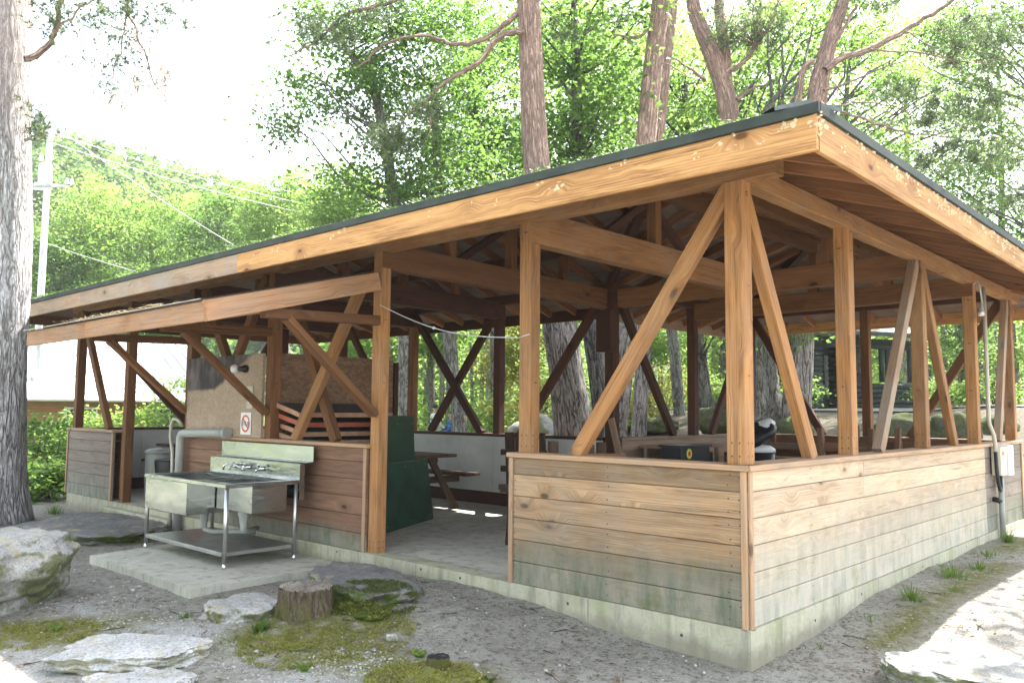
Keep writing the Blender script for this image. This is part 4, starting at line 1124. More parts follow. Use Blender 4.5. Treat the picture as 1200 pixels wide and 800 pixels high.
# upside-down bench and table in the right wing
def upturned(cx, cy, rz, label):
    r_ = empty('upturned_table', (cx, cy, ZC+.006), rz); tag(r_, label, 'table', 'upturned tables in the right wing')
    for i in range(4):
        b = MB(); b.beam((-.8, -.27+.18*i, .62), (.8, -.27+.18*i, .62), .17, .04); b.build('slat', M['darkwood'], r_)
    for x in (-.62, .62):
        for y in (-.26, .26):
            b = MB(); b.beam((x, y, 0), (x, y, .6), .07, .07, (0, 1, 0)); b.build('support', M['darkwood'], r_)
            b = MB(); b.beam((x*.95, y, .641), (x*.95, y*1.1, 1.10), .08, .06, (0, 1, 0)); b.build('leg', M['inner'], r_)
        b = MB(); b.beam((x+.06, -.3, .88), (x+.06, .3, .88), .04, .10); b.build('crosspiece', M['inner'], r_)
    b = MB(); b.beam((-.6, 0, .80), (.6, 0, .80), .05, .09); b.build('stretcher', M['benchwood'], r_)
upturned(5.6, 1.35, R(4), 'table turned upside down behind the right wall, between the first two posts')
upturned(6.75, 2.5, R(95), 'table turned upside down by the end wall of the right wing')
# left end: grey bin and log stool
drum(.62, 9.35, .17, .62, 'waste_bin', 'slim grey plastic bin beside the far entrance post', 'pvc', 'bin', lid='pvc')
drum(.55, 8.25, .19, .42, 'log_stool', 'round brown log stool inside the left opening', 'post_brown', 'stool')
b = MB(); b.tube([(.62, 8.95, ZC+.006), (.62, 8.95, ZC+.30), (.62, 8.95, ZC+.52), (.62, 8.95, ZC+.56)], [.12, .19, .22, .21], 18, wob=.12)
o = b.build('iron_pot', M['black']); tag(o, 'dark round pot standing by the log stool in the left opening', 'pot')

# ------------------------------------------------------------------ rocks, stumps, small plants
def rock(name, c, size, seed, mat, label, cat='rock', group=None, rz=0.0, flat=0.0, sub=6, amp=.22, sink=.25, power=2.6):
    bm = bmesh.new(); bmesh.ops.create_icosphere(bm, subdivisions=sub, radius=1.0)
    sx, sy, sz = size; off = Vector((seed*3.7, seed*1.3, seed*7.1))
    for v in bm.verts:
        p = v.co.normalized()
        k = (abs(p.x)**power+abs(p.y)**power+abs(p.z)**power)**(-1/power)
        p = p*k
        n = mnoise.fractal(p*1.25+off, 1.0, 2.0, 5)*amp+abs(mnoise.noise(p*2.2+off*2))*amp*.5
        q = p*(1+n)
        q = Vector((q.x*sx, q.y*sy, q.z*sz))
        if flat and q.z > flat*sz: q.z = flat*sz+(q.z-flat*sz)*.22
        q += Vector((mnoise.noise(q*9+off), mnoise.noise(q*9+off*1.7), mnoise.noise(q*9-off)))*.014
        if sub > 5: q += p*(mnoise.noise(q*24+off)*.006+mnoise.noise(q*55+off)*.0028-.005*max(0, .12-abs(mnoise.noise(q*4.5+off*3)))/.12*(1 if p.z < .8 else .4))
        v.co = q
    o = bm_obj(name, bm, mat); o.rotation_euler = (0, 0, rz)
    o.location = (c[0], c[1], c[2]+sz*(1-sink)-0) if False else c
    tag(o, label, cat, group); return o

rock('boulder', (-2.82, 4.95, .23), (.74, .62, .38), 3.1, M['rock_moss'], 'large pale topped boulder with mossy undercut side beside the path at the left', rz=R(20), flat=.72, amp=.19)
rock('flat_rock', (-2.44, 2.74, .03), (.42, .27, .11), 8.2, M['rock_pale'], 'flat pale rock low in the soil in front of the big boulder', rz=R(-38), flat=.55, amp=.3)
rock('flat_rock', (-2.66, 2.12, .02), (.26, .20, .10), 5.6, M['rock_pale'], 'flat pale rock nearest the camera at the lower left', rz=R(-30), flat=.5, amp=.3)
rock('flat_rock', (-3.05, 2.28, .0), (.30, .20, .075), 2.6, M['rock_pale'], 'sunlit flat rock cut by the lower left picture edge', rz=R(-30), flat=.5, amp=.3)
rock('flat_rock', (-.62, 8.0, .03), (.66, 1.15, .17), 12.7, M['rock_dark'], 'long dark flat rock with a mossy edge before the left entrance', rz=R(8), flat=.6, amp=.22)
rock('flat_rock', (-.66, 2.86, .13), (.32, .60, .17), 7.3, M['rock_dark'], 'dark flat step rock lying against the foundation by the entrance', rz=R(-14), flat=.6, amp=.24)
rock('rock', (-1.52, 3.02, .07), (.25, .29, .15), 9.9, M['rock_moss'], 'low mossy rock to the left of the tree stump', rz=R(10), flat=.5, amp=.28)
rock('flat_rock', (.46, -1.06, .10), (.34, .40, .10), 15.2, M['rock'], 'pale rock in the lower right corner at the edge of the sunlight', rz=R(35), flat=.6, amp=.24)
rock('moss_bank', (-.95, 2.38, .07), (.28, .30, .09), 4.4, M['moss_dark'], 'mound of dark green moss between the stump and the step rock', 'moss', rz=R(5), amp=.4)
rock('moss_bank', (-1.50, 2.20, .02), (.34, .36, .05), 6.1, M['moss'], 'mound of yellow green moss in front of the stump', 'moss', rz=R(25), amp=.4)
rock('moss_bank', (-1.52, 1.10, .02), (.26, .26, .07), 1.4, M['moss'], 'mossy mound under the small black stump', 'moss', amp=.35)
rock('stone', (-1.27, 1.74, .10), (.038, .022, .02), 2.2, M['rock_pale'], 'small whitish stone block on the ground near the moss', 'stone', rz=R(-20), sub=3, amp=.1, power=6)

# moss fuzz over the mounds
def fuzz(name, cx, cy, rx, ry, n, mat, label):
    V = []
    for _ in range(n):
        a = random.random()*6.283; r = math.sqrt(random.random())
        x, y = cx+rx*r*math.cos(a), cy+ry*r*math.sin(a)
        hit, p, nn, _i, _o, _m = sc.ray_cast(bpy.context.view_layer.depsgraph, Vector((x, y, 1.0)), Vector((0, 0, -1)), distance=1.6)
        if not hit: continue
        if mnoise.noise(Vector((x*7, y*7, 0))) < -.15: continue
        s_ = random.uniform(.006, .014); d = Vector((random.uniform(-1, 1), random.uniform(-1, 1), random.uniform(.3, 1.2))).normalized(); t = d.orthogonal().normalized()
        V.extend([p, p+d*s_+t*s_*.4, p+d*s_*1.8, p+d*s_-t*s_*.4])
    o = np_mesh(name, np.array([tuple(v) for v in V]), 4, mat, RNG.random(len(V)//4)); tag(o, label, 'moss', kind='stuff'); return o
bpy.context.view_layer.update()
MOSSL = leaf_mat('moss_leaf', (.15, .16, .035), (.30, .29, .085), .3, .05)
MOSSD = leaf_mat('dark_moss_leaf', (.05, .075, .012), (.12, .14, .03), .3, .05)
fuzz('moss_cover', -1.48, 2.12, .55, .55, 9000, MOSSL, 'yellow green moss on the soil round the stump')
fuzz('moss_cover', -.95, 2.38, .32, .34, 5000, MOSSD, 'dark moss on the mound beside the stump')
fuzz('moss_cover', -1.55, 1.12, .32, .32, 3500, MOSSL, 'moss round the small black stump')
fuzz('moss_cover', -2.65, 3.75, .40, .40, 4000, MOSSL, 'moss on the soil before the big boulder')

def stump(c, r, h, label, mtop, mside, seed, roots=True):
    r_ = empty('tree_stump', c); tag(r_, label, 'stump')
    n = 120; rings = 22; V = []; F = []
    bm = bmesh.new(); rows = []
    for i in range(rings):
        t = i/(rings-1); row = []
        for k in range(n):
            a = 2*math.pi*k/n
            fl = (1-t)**2.6*(.62+.40*math.sin(a*5+seed)+.30*math.sin(a*3+1)) if roots else .15*(1-t)
            rr = r*(1+max(fl, 0)+.10*mnoise.noise(Vector((math.cos(a)*2, math.sin(a)*2, seed+t*.6)))+.12*mnoise.noise(Vector((math.cos(a)*9, math.sin(a)*9, t*1.2+seed)))+.05*mnoise.noise(Vector((math.cos(a)*22, math.sin(a)*22, t*4+seed))))
            z = h*t+(t**6)*(.03 if r > .1 else .006)*mnoise.noise(Vector((math.cos(a)*5, math.sin(a)*5, seed)))-.03*(1-t)
            row.append(bm.verts.new((rr*math.cos(a), rr*math.sin(a), z)))
        rows.append(row)
    for i in range(rings-1):
        for k in range(n): bm.faces.new((rows[i][k], rows[i][(k+1) % n], rows[i+1][(k+1) % n], rows[i+1][k]))
    o = bm_obj('bark', bm, mside, r_)
    bm = bmesh.new(); rows = []
    for i in range(7):
        t = 1-i/7
        rows.append([bm.verts.new((rows_c[0]*t, rows_c[1]*t, rows_c[2]+.004*(1-t)+(.012 if r > .1 else .002)*mnoise.noise(Vector((rows_c[0]*t*25, rows_c[1]*t*25, seed))))) for rows_c in [tuple(v.co) for v in o.data.vertices[(rings-1)*n:rings*n]]])
    for i in range(6):
        for k in range(n): bm.faces.new((rows[i][k], rows[i][(k+1) % n], rows[i+1][(k+1) % n], rows[i+1][k]))
    bm.faces.new(rows[6])
    bm_obj('cut_top', bm, mtop, r_)
    return r_
stump((-1.32, 2.62, .02), .175, .27, 'weathered tree stump with mossy bark in front of the step rock', M['stump_top'], M['stump_bark'], 2.0)
stump((-1.43, 1.14, .06), .062, .085, 'small blackened stump on a mossy mound at the bottom of the picture', M['black'], M['stump_bark'], 5.0, False)

# pebbles and litter on the ground, one mesh each (nobody could count them)
def pebbles():
    bm = bmesh.new()
    base = bmesh.new(); bmesh.ops.create_icosphere(base, subdivisions=1, radius=1.0)
    bv = [v.co.copy() for v in base.verts]; bf = [[v.index for v in f.verts] for f in base.faces]; base.free()
    V = []; F = []
    def put(x, y, s):
        z = gz(x, y); k = len(V); q = Matrix.Rotation(random.random()*6.28, 3, 'Z'); e = Vector((1, random.uniform(.6, 1), random.uniform(.4, .75)))
        for c in bv:
            p = q @ Vector((c.x*e.x, c.y*e.y, c.z*e.z))*s*random.uniform(.85, 1.1)
            V.append((x+p.x, y+p.y, z+p.z+s*.15))
        F.extend([tuple(i+k for i in f) for f in bf])
    for _ in range(2600):
        x, y = random.uniform(-3.6, 0), random.uniform(-.5, 6.5)
        if x > -1.55 and 3.9 < y < 6.3: continue
        if mnoise.noise(Vector((x*1.4, y*1.4, 4))) < random.uniform(-.5, .3): continue
        put(x, y, random.uniform(.003, .012) if random.random() < .93 else random.uniform(.012, .026))
    for _ in range(900): put(random.gauss(-2.1, .22), random.uniform(1.4, 4.6), random.uniform(.004, .011))
    for _ in range(700): put(random.gauss(-1.6, .16), random.uniform(.8, 1.9), random.uniform(.004, .011))
    for _ in range(2000): put(random.uniform(0, 7), random.uniform(-2.2, -.03), random.uniform(.003, .010))
    me = bpy.data.meshes.new('gravel'); me.from_pydata(V, [], F); me.materials.append(simple('pebble', (.40, .385, .35), .85, nscale=20, amt=.5)); me.update()
    o = bpy.data.objects.new('gravel', me); col.objects.link(o); tag(o, 'loose pebbles scattered over the soil in front', 'gravel', kind='stuff')
pebbles()
V = []
for _ in range(5200):
    if random.random() < .6: x, y = random.uniform(-3.4, -.1), random.uniform(-.2, 7.5)
    else: x, y = random.uniform(0, 8), random.uniform(-2.4, -.03)
    if x < -.1 and x > -1.55 and 3.9 < y < 6.3: continue
    z = gz(x, y)+.012; a = random.random()*6.28; L = random.uniform(.006, .030)
    d = Vector((math.cos(a), math.sin(a), random.uniform(-.2, .3)))*L; t = Vector((-d.y, d.x, random.uniform(-.006, .006)))*random.uniform(.15, .45); p = Vector((x, y, z))
    V.extend([p-d, p+t, p+d, p-t])
o = np_mesh('leaf_litter', np.array([tuple(v) for v in V]), 4, M['needle_dry'], RNG.random(len(V)//4)); tag(o, 'dry leaves and needles strewn on the soil', 'litter', kind='stuff')

b = MB()
for _ in range(170):
    if random.random() < .6: x, y = random.uniform(-3.2, -.15), random.uniform(-.1, 6)
    else: x, y = random.uniform(.2, 7), random.uniform(-2.2, -.05)
    if -1.6 < x < -.1 and 3.8 < y < 6.4: continue
    a = random.random()*6.28; L = random.uniform(.03, .16); P_ = []
    for k in range(4):
        xx, yy = x+math.cos(a)*L*k/3+random.gauss(0, L*.05), y+math.sin(a)*L*k/3+random.gauss(0, L*.05); P_.append((xx, yy, gz(xx, yy)+.008))
    b.tube(P_, [.0035, .003, .0028, .0015], 5)
o = b.build('twigs', M['bark_dark']); tag(o, 'small fallen twigs on the soil', 'litter', kind='stuff')

def tuft(name, x, y, n, h, spread, label, cat='grass tuft', group='grass tufts along the walls', mat='grass', broad=False):
    V = []; zb = gz(x, y)
    for _ in range(n):
        a = random.random()*6.283; r = random.random()*spread*.35
        p = Vector((x+r*math.cos(a), y+r*math.sin(a), zb-.005)); hh = h*random.uniform(.45, 1.0)
        lean = Vector((math.cos(a), math.sin(a), 0))*hh*random.uniform(.15, .9); sd = Vector((-math.sin(a), math.cos(a), 0))
        wd = random.uniform(.0022, .0042) if not broad else random.uniform(.012, .022)
        prev = p; pw = wd*(.5 if broad else 1)
        for i in range(1, 5):
            t = i/4; q = p+Vector((0, 0, hh*(t-.25*t*t)))+lean*t*t; nw = wd*(1-t*.9) if not broad else wd*math.sin(math.pi*(.12+.85*t))+.001
            V.extend([prev-sd*pw, prev+sd*pw, q+sd*nw, q-sd*nw]); prev, pw = q, nw
    o = np_mesh(name, np.array([tuple(v) for v in V]), 4, M[mat], RNG.random(len(V)//4)); tag(o, label, cat, group); return o
tuft('grass_tuft', 2.02, -.28, 110, .16, .30, 'nearest grass tuft at the foot of the right plank wall')
tuft('grass_tuft', 3.15, -.27, 150, .15, .42, 'grass tuft halfway along the right plank wall')
tuft('grass_tuft', 3.72, -.33, 90, .11, .4, 'low grass tuft just beyond the middle one on the right verge')
tuft('grass_tuft', 5.55, -.18, 130, .20, .22, 'grass tuft growing under the electric box')
tuft('grass_tuft', -.35, 10.4, 130, .22, .35, 'grass tuft at the far corner of the left wall')
tuft('grass_tuft', -1.82, 3.35, 50, .07, .15, 'tiny grass tuft on the ground beside the sink slab')
tuft('seedling', -1.37, .85, 14, .075, .10, 'small dark green seedling near the small black stump', 'seedling', 'seedlings in the soil', 'leaf_dark', True)
tuft('seedling', -1.70, 2.55, 16, .11, .12, 'small bright green seedling at the left of the tree stump', 'seedling', 'seedlings in the soil', 'grass', True)
tuft('seedling', -1.32, 1.42, 10, .06, .12, 'tiny seedling beside the white stone', 'seedling', 'seedlings in the soil', 'leaf_lime', True)
tuft('seedling', -1.9, 1.75, 12, .05, .12, 'tiny seedling on pale gravel at the bottom of the picture', 'seedling', 'seedlings in the soil', 'grass', True)
tuft('seedling', -2.52, 3.72, 12, .07, .10, 'lime green seedling at the foot of the big boulder', 'seedling', 'seedlings in the soil', 'leaf_lime', True)
for i, (x, y, n, h, lab) in enumerate(((.7, -.12, 14, .05, 'tiny weeds at the foot of the wall nearest the corner'), (1.4, -.2, 30, .06, 'sparse weeds on the verge before the nearest tuft'), (4.5, -.22, 70, .12, 'weeds on the verge before the electric box'), (6.3, -.35, 80, .12, 'weeds on the verge beyond the electric box'), (2.6, -.42, 50, .07, 'low weeds between the two nearer verge tufts'))):
    tuft('weeds', x, y, n, h, .4, lab, 'weeds', 'weeds along the right footing')
dk = MB(); zz0 = gz(-1.0, 9.3); dk.tube([(-1.0, 9.1, zz0), (-1.0, 9.1, zz0+.05), (-1.0, 9.1, zz0+.055), (-1.0, 9.1, zz0+.075)], [.10, .10, .14, .13], 16)
tag(dk.build('ground_cap', M['drip']), 'small dark round cap standing in the soil by the left pine', 'cap')

# ------------------------------------------------------------------ trees
def leaf_quads(P, L, W, zb=1.0, droop=.25):
    n = len(P)
    N_ = RNG.normal(size=(n, 3)); N_[:, 2] = np.abs(N_[:, 2])+zb; N_ /= np.linalg.norm(N_, axis=1)[:, None]
    D = RNG.normal(size=(n, 3)); D -= N_*(D*N_).sum(1)[:, None]; D /= np.linalg.norm(D, axis=1)[:, None]
    S = np.cross(N_, D); k = RNG.uniform(.45, 1.35, size=(n, 1))
    a = P; tip = P+D*L*k-N_*L*droop*k; mid = P+D*L*.45*k
    return np.stack([a, mid+S*W*k, tip, mid-S*W*k], 1).reshape(-1, 3)
def clusters_to_leaves(C, n, r, flat=.55):
    Cc = np.repeat(C, n, axis=0); P = RNG.normal(size=(len(Cc), 3))*r; P[:, 2] *= flat
    q = np.repeat(RNG.uniform(.55, 1.25, size=(len(C), 1)), n, axis=0)
    ct = np.repeat(RNG.random(len(C)), n)
    return Cc+P*q, ct
def ellipsoid_points(c, rx, rz, n):
    d = RNG.normal(size=(n, 3)); d /= np.linalg.norm(d, axis=1)[:, None]
    rr = RNG.random((n, 1))**.42
    return np.array(c)+d*rr*np.array([rx, rx, rz])
def smooth_path(pts, rad, k=4):
    pts = [Vector(p) for p in pts]; P = []; Rr = []
    n = len(pts)
    for i in range(n-1):
        p0, p1, p2, p3 = pts[max(i-1, 0)], pts[i], pts[i+1], pts[min(i+2, n-1)]
        for j in range(k):
            t = j/k
            P.append(.5*((2*p1)+(-p0+p2)*t+(2*p0-5*p1+4*p2-p3)*t*t+(-p0+3*p1-3*p2+p3)*t**3)); Rr.append(rad[i]*(1-t)+rad[i+1]*t)
    P.append(pts[-1]); Rr.append(rad[-1]); return P, Rr
def limb(b, a, c, r0, r1, sag=.15, mi=0, n=7):
    a = Vector(a); c = Vector(c); L = (c-a).length; pts = []; 
    w1 = Vector((random.uniform(-1, 1), random.uniform(-1, 1), random.uniform(-.4, 1)))*L*.12; w2 = Vector((random.uniform(-1, 1), random.uniform(-1, 1), random.uniform(-1, .5)))*L*.08
    for i in range(n):
        t = i/(n-1); pts.append(a.lerp(c, t)+w1*math.sin(math.pi*t)+w2*math.sin(2*math.pi*t)+Vector((0, 0, sag*L*math.sin(math.pi*t))))
    b.tube(pts, [r0+(r1-r0)*(i/(n-1))**.8 for i in range(n)], 6, mi, cap=False)
    return pts

def broadleaf(label, stems, crowns, leafmat='leaf', barkmat='bark_grey', L=.115, group='broadleaved trees behind the pavilion', name='broadleaf_tree', npc=84, cr=.38, limbs=.28, root=None, flat=.55, cat='tree'):
    base = Vector(stems[0][0][0]) if root is None else Vector(root)
    r_ = empty(name, base); tag(r_, label, cat, group)
    b = MB(); allp = []
    for pts, rad in stems:
        P, Rr = smooth_path(pts, rad)
        b.tube([p-base for p in P], Rr, 12, wob=.12); allp += list(zip(P, Rr))
    b.build('trunk', M[barkmat], r_)
    C = np.concatenate([ellipsoid_points(c, rx, rz, n) for c, rx, rz, n in crowns])
    b = MB()
    for c in C:
        if random.random() > limbs: continue
        c = Vector(c); best = None
        for p, rr in allp:
            hd = math.hypot(p.x-c.x, p.y-c.y); want = c.z-hd*.55
            s_ = abs(p.z-want)+hd*.15
            if best is None or s_ < best[0]: best = (s_, p, rr)
        d = (c-best[1]).length
        limb(b, best[1]-base, c-base, min(best[2]*.45, .012+d*.010), .006, .06)
    if b.f: b.build('branches', M[barkmat], r_)
    P, ct = clusters_to_leaves(C, npc, cr, flat)
    V = leaf_quads(P-np.array(base), L, L*.36)
    np_mesh('crown', V, 4, M[leafmat], np.clip(ct*.6+RNG.random(len(P))*.4, 0, 1), r_)
    return r_

def gat(px, d, dz=-.05):
    p = at(px, 480, d); return Vector((p.x, p.y, gz(p.x, p.y)+dz))
def stem(px0, pts, rad, dbase):
    """trunk foot on the ground under photo column px0 at depth dbase, then through the listed photo points"""
    return ([gat(px0, dbase)]+[at(x, y, dbase if len(q) == 0 else q[0]) for x, y, *q in pts], rad)
def cr(px, py, d, rx, n, rz=None): return (tuple(at(px, py, d)), rx, rz or rx*.75, n)

# pines -----------------------------------------------------------------
def needle_tufts(P, k, L, w, down=0.0):
    n = len(P); Pp = np.repeat(P, k, axis=0)
    ax = RNG.normal(size=(n, 3)); ax[:, 2] += .8-down; ax /= np.linalg.norm(ax, axis=1)[:, None]
    D = RNG.normal(size=(n*k, 3))*.75+np.repeat(ax, k, axis=0)*.8; D /= np.linalg.norm(D, axis=1)[:, None]
    S = np.cross(D, RNG.normal(size=(n*k, 3))); S /= np.linalg.norm(S, axis=1)[:, None]
    l = L*RNG.uniform(.6, 1.2, size=(n*k, 1))
    return np.stack([Pp-S*w, Pp+S*w, Pp+D*l], 1).reshape(-1, 3)
def pine(label, stems, branches, sprays, barkmat='bark_pine', leafmat='needle', k=16, nl=.13, nw=.0045, group='red pines behind the pavilion', extra=None):
    base = Vector(stems[0][0][0])
    r_ = empty('pine_tree', base); tag(r_, label, 'tree', group)
    b = MB()
    for pts, rad in stems:
        P, Rr = smooth_path(pts, rad); b.tube([p-base for p in P], Rr, 18, wob=.10)
    b.build('trunk', M[barkmat], r_)
    b = MB()
    for pts, rad in branches:
        P, Rr = smooth_path(pts, rad, 5); b.tube([p-base+Vector((random.gauss(0, .012), random.gauss(0, .012), random.gauss(0, .012))) for p in P], Rr, 7, cap=False)
    T = []
    for c, rx, rz, n, start in sprays:
        C = ellipsoid_points(c, rx, rz, n)
        for q in C:
            if start is not None and random.random() < .5: 
                pts = limb(b, Vector(start)-base, Vector(q)-base, .012, .004, .05)
            # a twig carries several tufts along it
            tw = np.array([random.uniform(-1, 1), random.uniform(-1, 1), random.uniform(-.25, .4)])*.28
            for t in np.linspace(0, 1, 6): T.append(q+tw*t+RNG.normal(size=3)*.045)
    if b.f: b.build('branches', M['bark_pine'] if barkmat != 'bark_pine' else M[barkmat], r_)
    if T:
        T = np.array(T); V = needle_tufts(T-np.array(base), k, nl, nw)
        np_mesh('crown', V, 3, M[leafmat], np.repeat(RNG.random(len(T)), k)*.6+RNG.random(len(T)*k)*.3, r_)
    return r_
def br(pts, d, r0, r1):
    P = [at(x, y, q[0] if q else d) for x, y, *q in pts]
    return (P, list(np.linspace(r0, r1, len(P))))

# the big pine at the left edge
dL = 10.7
lp = pine('large grey barked pine trunk at the left edge of the picture', [([at(-10, 612, dL)]+[at(x, y, dL) for x, y in ((-9, 560), (-4, 450), (2, 300), (4, 150), (5, 0), (8, -300), (12, -600))], [.47, .385, .35, .345, .335, .325, .27, .18])],
     [br([(30, 70), (50, 60), (66, 35), (70, 5), (95, -30), (140, -60)], dL-.3, .045, .02), br([(140, -60), (150, 10), (165, 50), (180, 95), (195, 120)], dL-.4, .02, .004),
      br([(150, -20), (148, 20), (140, 60), (128, 95), (118, 120)], dL-.4, .012, .004), br([(66, 35), (95, 10), (120, -5), (170, -10), (210, 0)], dL-.6, .015, .004),
      br([(30, 165), (44, 160), (52, 150), (60, 140)], dL-.5, .02, .004)],
     [(tuple(at(100, 15, dL-.4)), .5, .22, 30, None), (tuple(at(175, 15, dL-.5)), .42, .22, 26, None), (tuple(at(140, 75, dL-.5)), .38, .42, 20, None), (tuple(at(60, 20, dL-.5)), .22, .3, 12, None), (tuple(at(46, 150, dL-.5)), .12, .28, 14, None),
      (tuple(at(60, -400, dL)), 2.2, 1.2, 120, tuple(at(10, -380, dL))), (tuple(at(-160, -300, dL+1)), 2.2, 1.0, 90, tuple(at(10, -320, dL)))], barkmat='bark_left', k=18, nl=.11, nw=.0032, group=None)
# browned hanging twigs of the same tree
T = np.concatenate([ellipsoid_points(at(x, y, dL-.45), .14, .20, 14) for x, y in ((170, 55), (185, 85), (165, 100), (150, 40), (195, 105), (135, 115))])
np_mesh('dry_twigs', leaf_quads(np.repeat(T, 9, axis=0)+RNG.normal(size=(len(T)*9, 3))*.035-np.array(lp.location), .075, .006, .0, .9), 4, M['needle_dry'], RNG.random(len(T)*9), lp)

pine('straight pine with furrowed grey foot seen through the back opening', [stem(676, [(672, 505), (664, 440), (655, 380), (642, 290), (630, 200), (624, 110), (620, 0), (616, -140), (614, -300)], [.37, .31, .285, .275, .26, .225, .20, .185, .165, .10], 13.2)],
     [br([(614, 35), (585, 44), (560, 75), (528, 93), (500, 118), (478, 135)], 13.0, .06, .015), br([(616, 5), (590, 30), (560, 49), (530, 52), (500, 42), (450, 52), (420, 80)], 13.2, .05, .012),
      br([(500, 118), (505, 150), (490, 175)], 13.0, .016, .005), br([(478, 135), (455, 165), (430, 175)], 13.0, .013, .004), br([(450, 5), (400, 20), (370, 50), (330, 70)], 13.2, .03, .008), br([(620, 0), (520, -15), (450, 5)], 13.2, .05, .03)],
     [(tuple(at(462, 162, 13.0)), .55, .22, 42, None), (tuple(at(495, 130, 13.0)), .35, .2, 18, None), (tuple(at(370, 35, 13.1)), .75, .28, 48, None), (tuple(at(420, 10, 13.2)), .6, .25, 24, None), (tuple(at(570, -60, 13.2)), 1.6, .5, 50, None), (tuple(at(690, -80, 13)), 1.6, .6, 60, None), (tuple(at(660, 30, 13.4)), .5, .2, 14, None)])
pine('reddish pine with a straight stem rising right of the middle, front one of a pair', [stem(718, [(722, 500), (733, 400), (748, 250), (757, 165), (767, 60), (775, 0), (784, -120), (790, -260)], [.25, .205, .195, .185, .18, .17, .165, .14, .08], 14.6)],
     [br([(770, 30), (740, 45), (715, 40), (690, 55)], 14.5, .03, .006), br([(766, 70), (790, 80), (815, 95)], 14.5, .022, .005)],
     [(tuple(at(735, -60, 14.5)), 1.5, .5, 60, None), (tuple(at(720, 20, 14.5)), .6, .2, 16, None), (tuple(at(830, -60, 14.5)), 1.3, .4, 40, None)])
pine('thinner pine stem close behind the front one of the pair', [stem(746, [(756, 380), (766, 200), (774, 130), (781, 60), (788, 0), (794, -120)], [.16, .15, .145, .135, .13, .12, .07], 17.2)], [], [(tuple(at(800, -120, 17)), 1.4, .5, 40, None)])
pine('forked red pine behind the roof left of its near corner', [stem(872, [(864, 300), (856, 150), (849, 108), (835, 64), (820, 30), (812, 0), (806, -90)], [.36, .28, .225, .22, .20, .175, .16, .09], 18.5), ([at(852, 112, 18.5), at(850, 70, 18.6), at(845, 30, 18.7), at(843, 0, 18.8), at(848, -90, 18.9)], [.15, .13, .12, .11, .06])],
     [br([(846, 88), (868, 75), (885, 55), (905, 25), (915, -10)], 18.4, .07, .02), br([(862, 118), (880, 105), (900, 98)], 18.4, .06, .012), br([(826, 95), (808, 80), (790, 68)], 18.5, .05, .012)],
     [(tuple(at(872, 20, 18.3)), .95, .6, 70, tuple(at(885, 55, 18.4))), (tuple(at(905, 45, 18.3)), .7, .4, 36, None), (tuple(at(815, -30, 18.4)), 1.2, .5, 50, None), (tuple(at(850, 45, 18.2)), .5, .3, 24, None)])
pine('leaning red pine with long bare branches just behind the near roof corner', [stem(930, [(945, 300), (957, 122), (967, 70), (976, 35), (988, 0), (1000, -60)], [.30, .24, .20, .17, .15, .13, .09], 17.0)],
     [br([(965, 84), (985, 70), (1020, 58), (1060, 36), (1100, 12), (1140, -15)], 16.8, .085, .03), br([(972, 55), (990, 30), (1005, 5)], 16.9, .06, .025), br([(952, 72), (940, 85), (938, 110), (932, 125)], 17.0, .07, .05),
      br([(965, 105), (1000, 95), (1040, 78), (1070, 70)], 16.5, .03, .005), br([(1020, 58), (1080, 62), (1140, 75), (1200, 62)], 16.4, .022, .006), br([(962, 120), (1000, 135), (1060, 155), (1110, 160), (1160, 175)], 16.0, .03, .006),
      br([(1000, 135), (1040, 150), (1090, 190)], 16.0, .015, .004), br([(975, 125), (1020, 120), (1060, 130), (1085, 150)], 16.3, .02, .005), br([(1060, 36), (1110, 70), (1150, 110)], 16.6, .016, .004), br([(952, 100), (930, 115), (905, 122)], 17, .02, .006)],
     [(tuple(at(1120, 130, 16.2)), 1.3, .3, 95, None), (tuple(at(1140, 185, 16.0)), 1.1, .25, 75, None), (tuple(at(1150, 60, 16.4)), 1.2, .3, 80, None), (tuple(at(1040, 110, 16.3)), .7, .2, 22, None), (tuple(at(1160, 20, 16.4)), 1.0, .3, 40, None), (tuple(at(1010, 5, 16.8)), .8, .3, 24, None), (tuple(at(1180, 235, 15.6)), .8, .2, 34, None)], nl=.15)

# broadleaved trunks seen through the back openings
broadleaf('dark leaning trunk just left of the inner corner post', [stem(710, [(704, 490), (697, 430), (690, 380), (682, 250), (676, 120), (672, 0)], [.20, .155, .145, .14, .12, .10, .05], 15.6)], [cr(690, 60, 15.6, 2.0, 55), cr(660, 150, 15.8, 1.5, 40)], 'leaf', 'bark_dark')
broadleaf('slender dark trunk seen left of the second post of the back opening', [stem(797, [(795, 470), (790, 410), (783, 350), (778, 250), (775, 120)], [.20, .16, .15, .14, .12, .07], 23)], [cr(770, 120, 23, 2.4, 55), cr(820, 230, 23, 2, 40)], 'leaf', 'bark_grey')
broadleaf('dark curved trunk with a flared foot right of the second back post', [stem(828, [(826, 470), (822, 430), (814, 370), (808, 250), (802, 100)], [.30, .21, .185, .17, .14, .08], 21.5)], [cr(800, 110, 21, 2.2, 50), cr(840, 350, 20, 1.2, 16), cr(870, 180, 21, 2.0, 45)], 'leaf_lime', 'bark_dark')
broadleaf('huge old trunk with ropy bark and flared roots behind the near corner post', [stem(890, [(890, 490), (889, 455), (886, 410), (882, 350), (877, 270)], [.66, .56, .45, .40, .35, .16], 17.6)], [cr(890, 180, 20.0, 2.4, 60), cr(925, 375, 16.5, .6, 12), cr(960, 60, 20, 2.2, 50)], 'leaf', 'bark_grey')
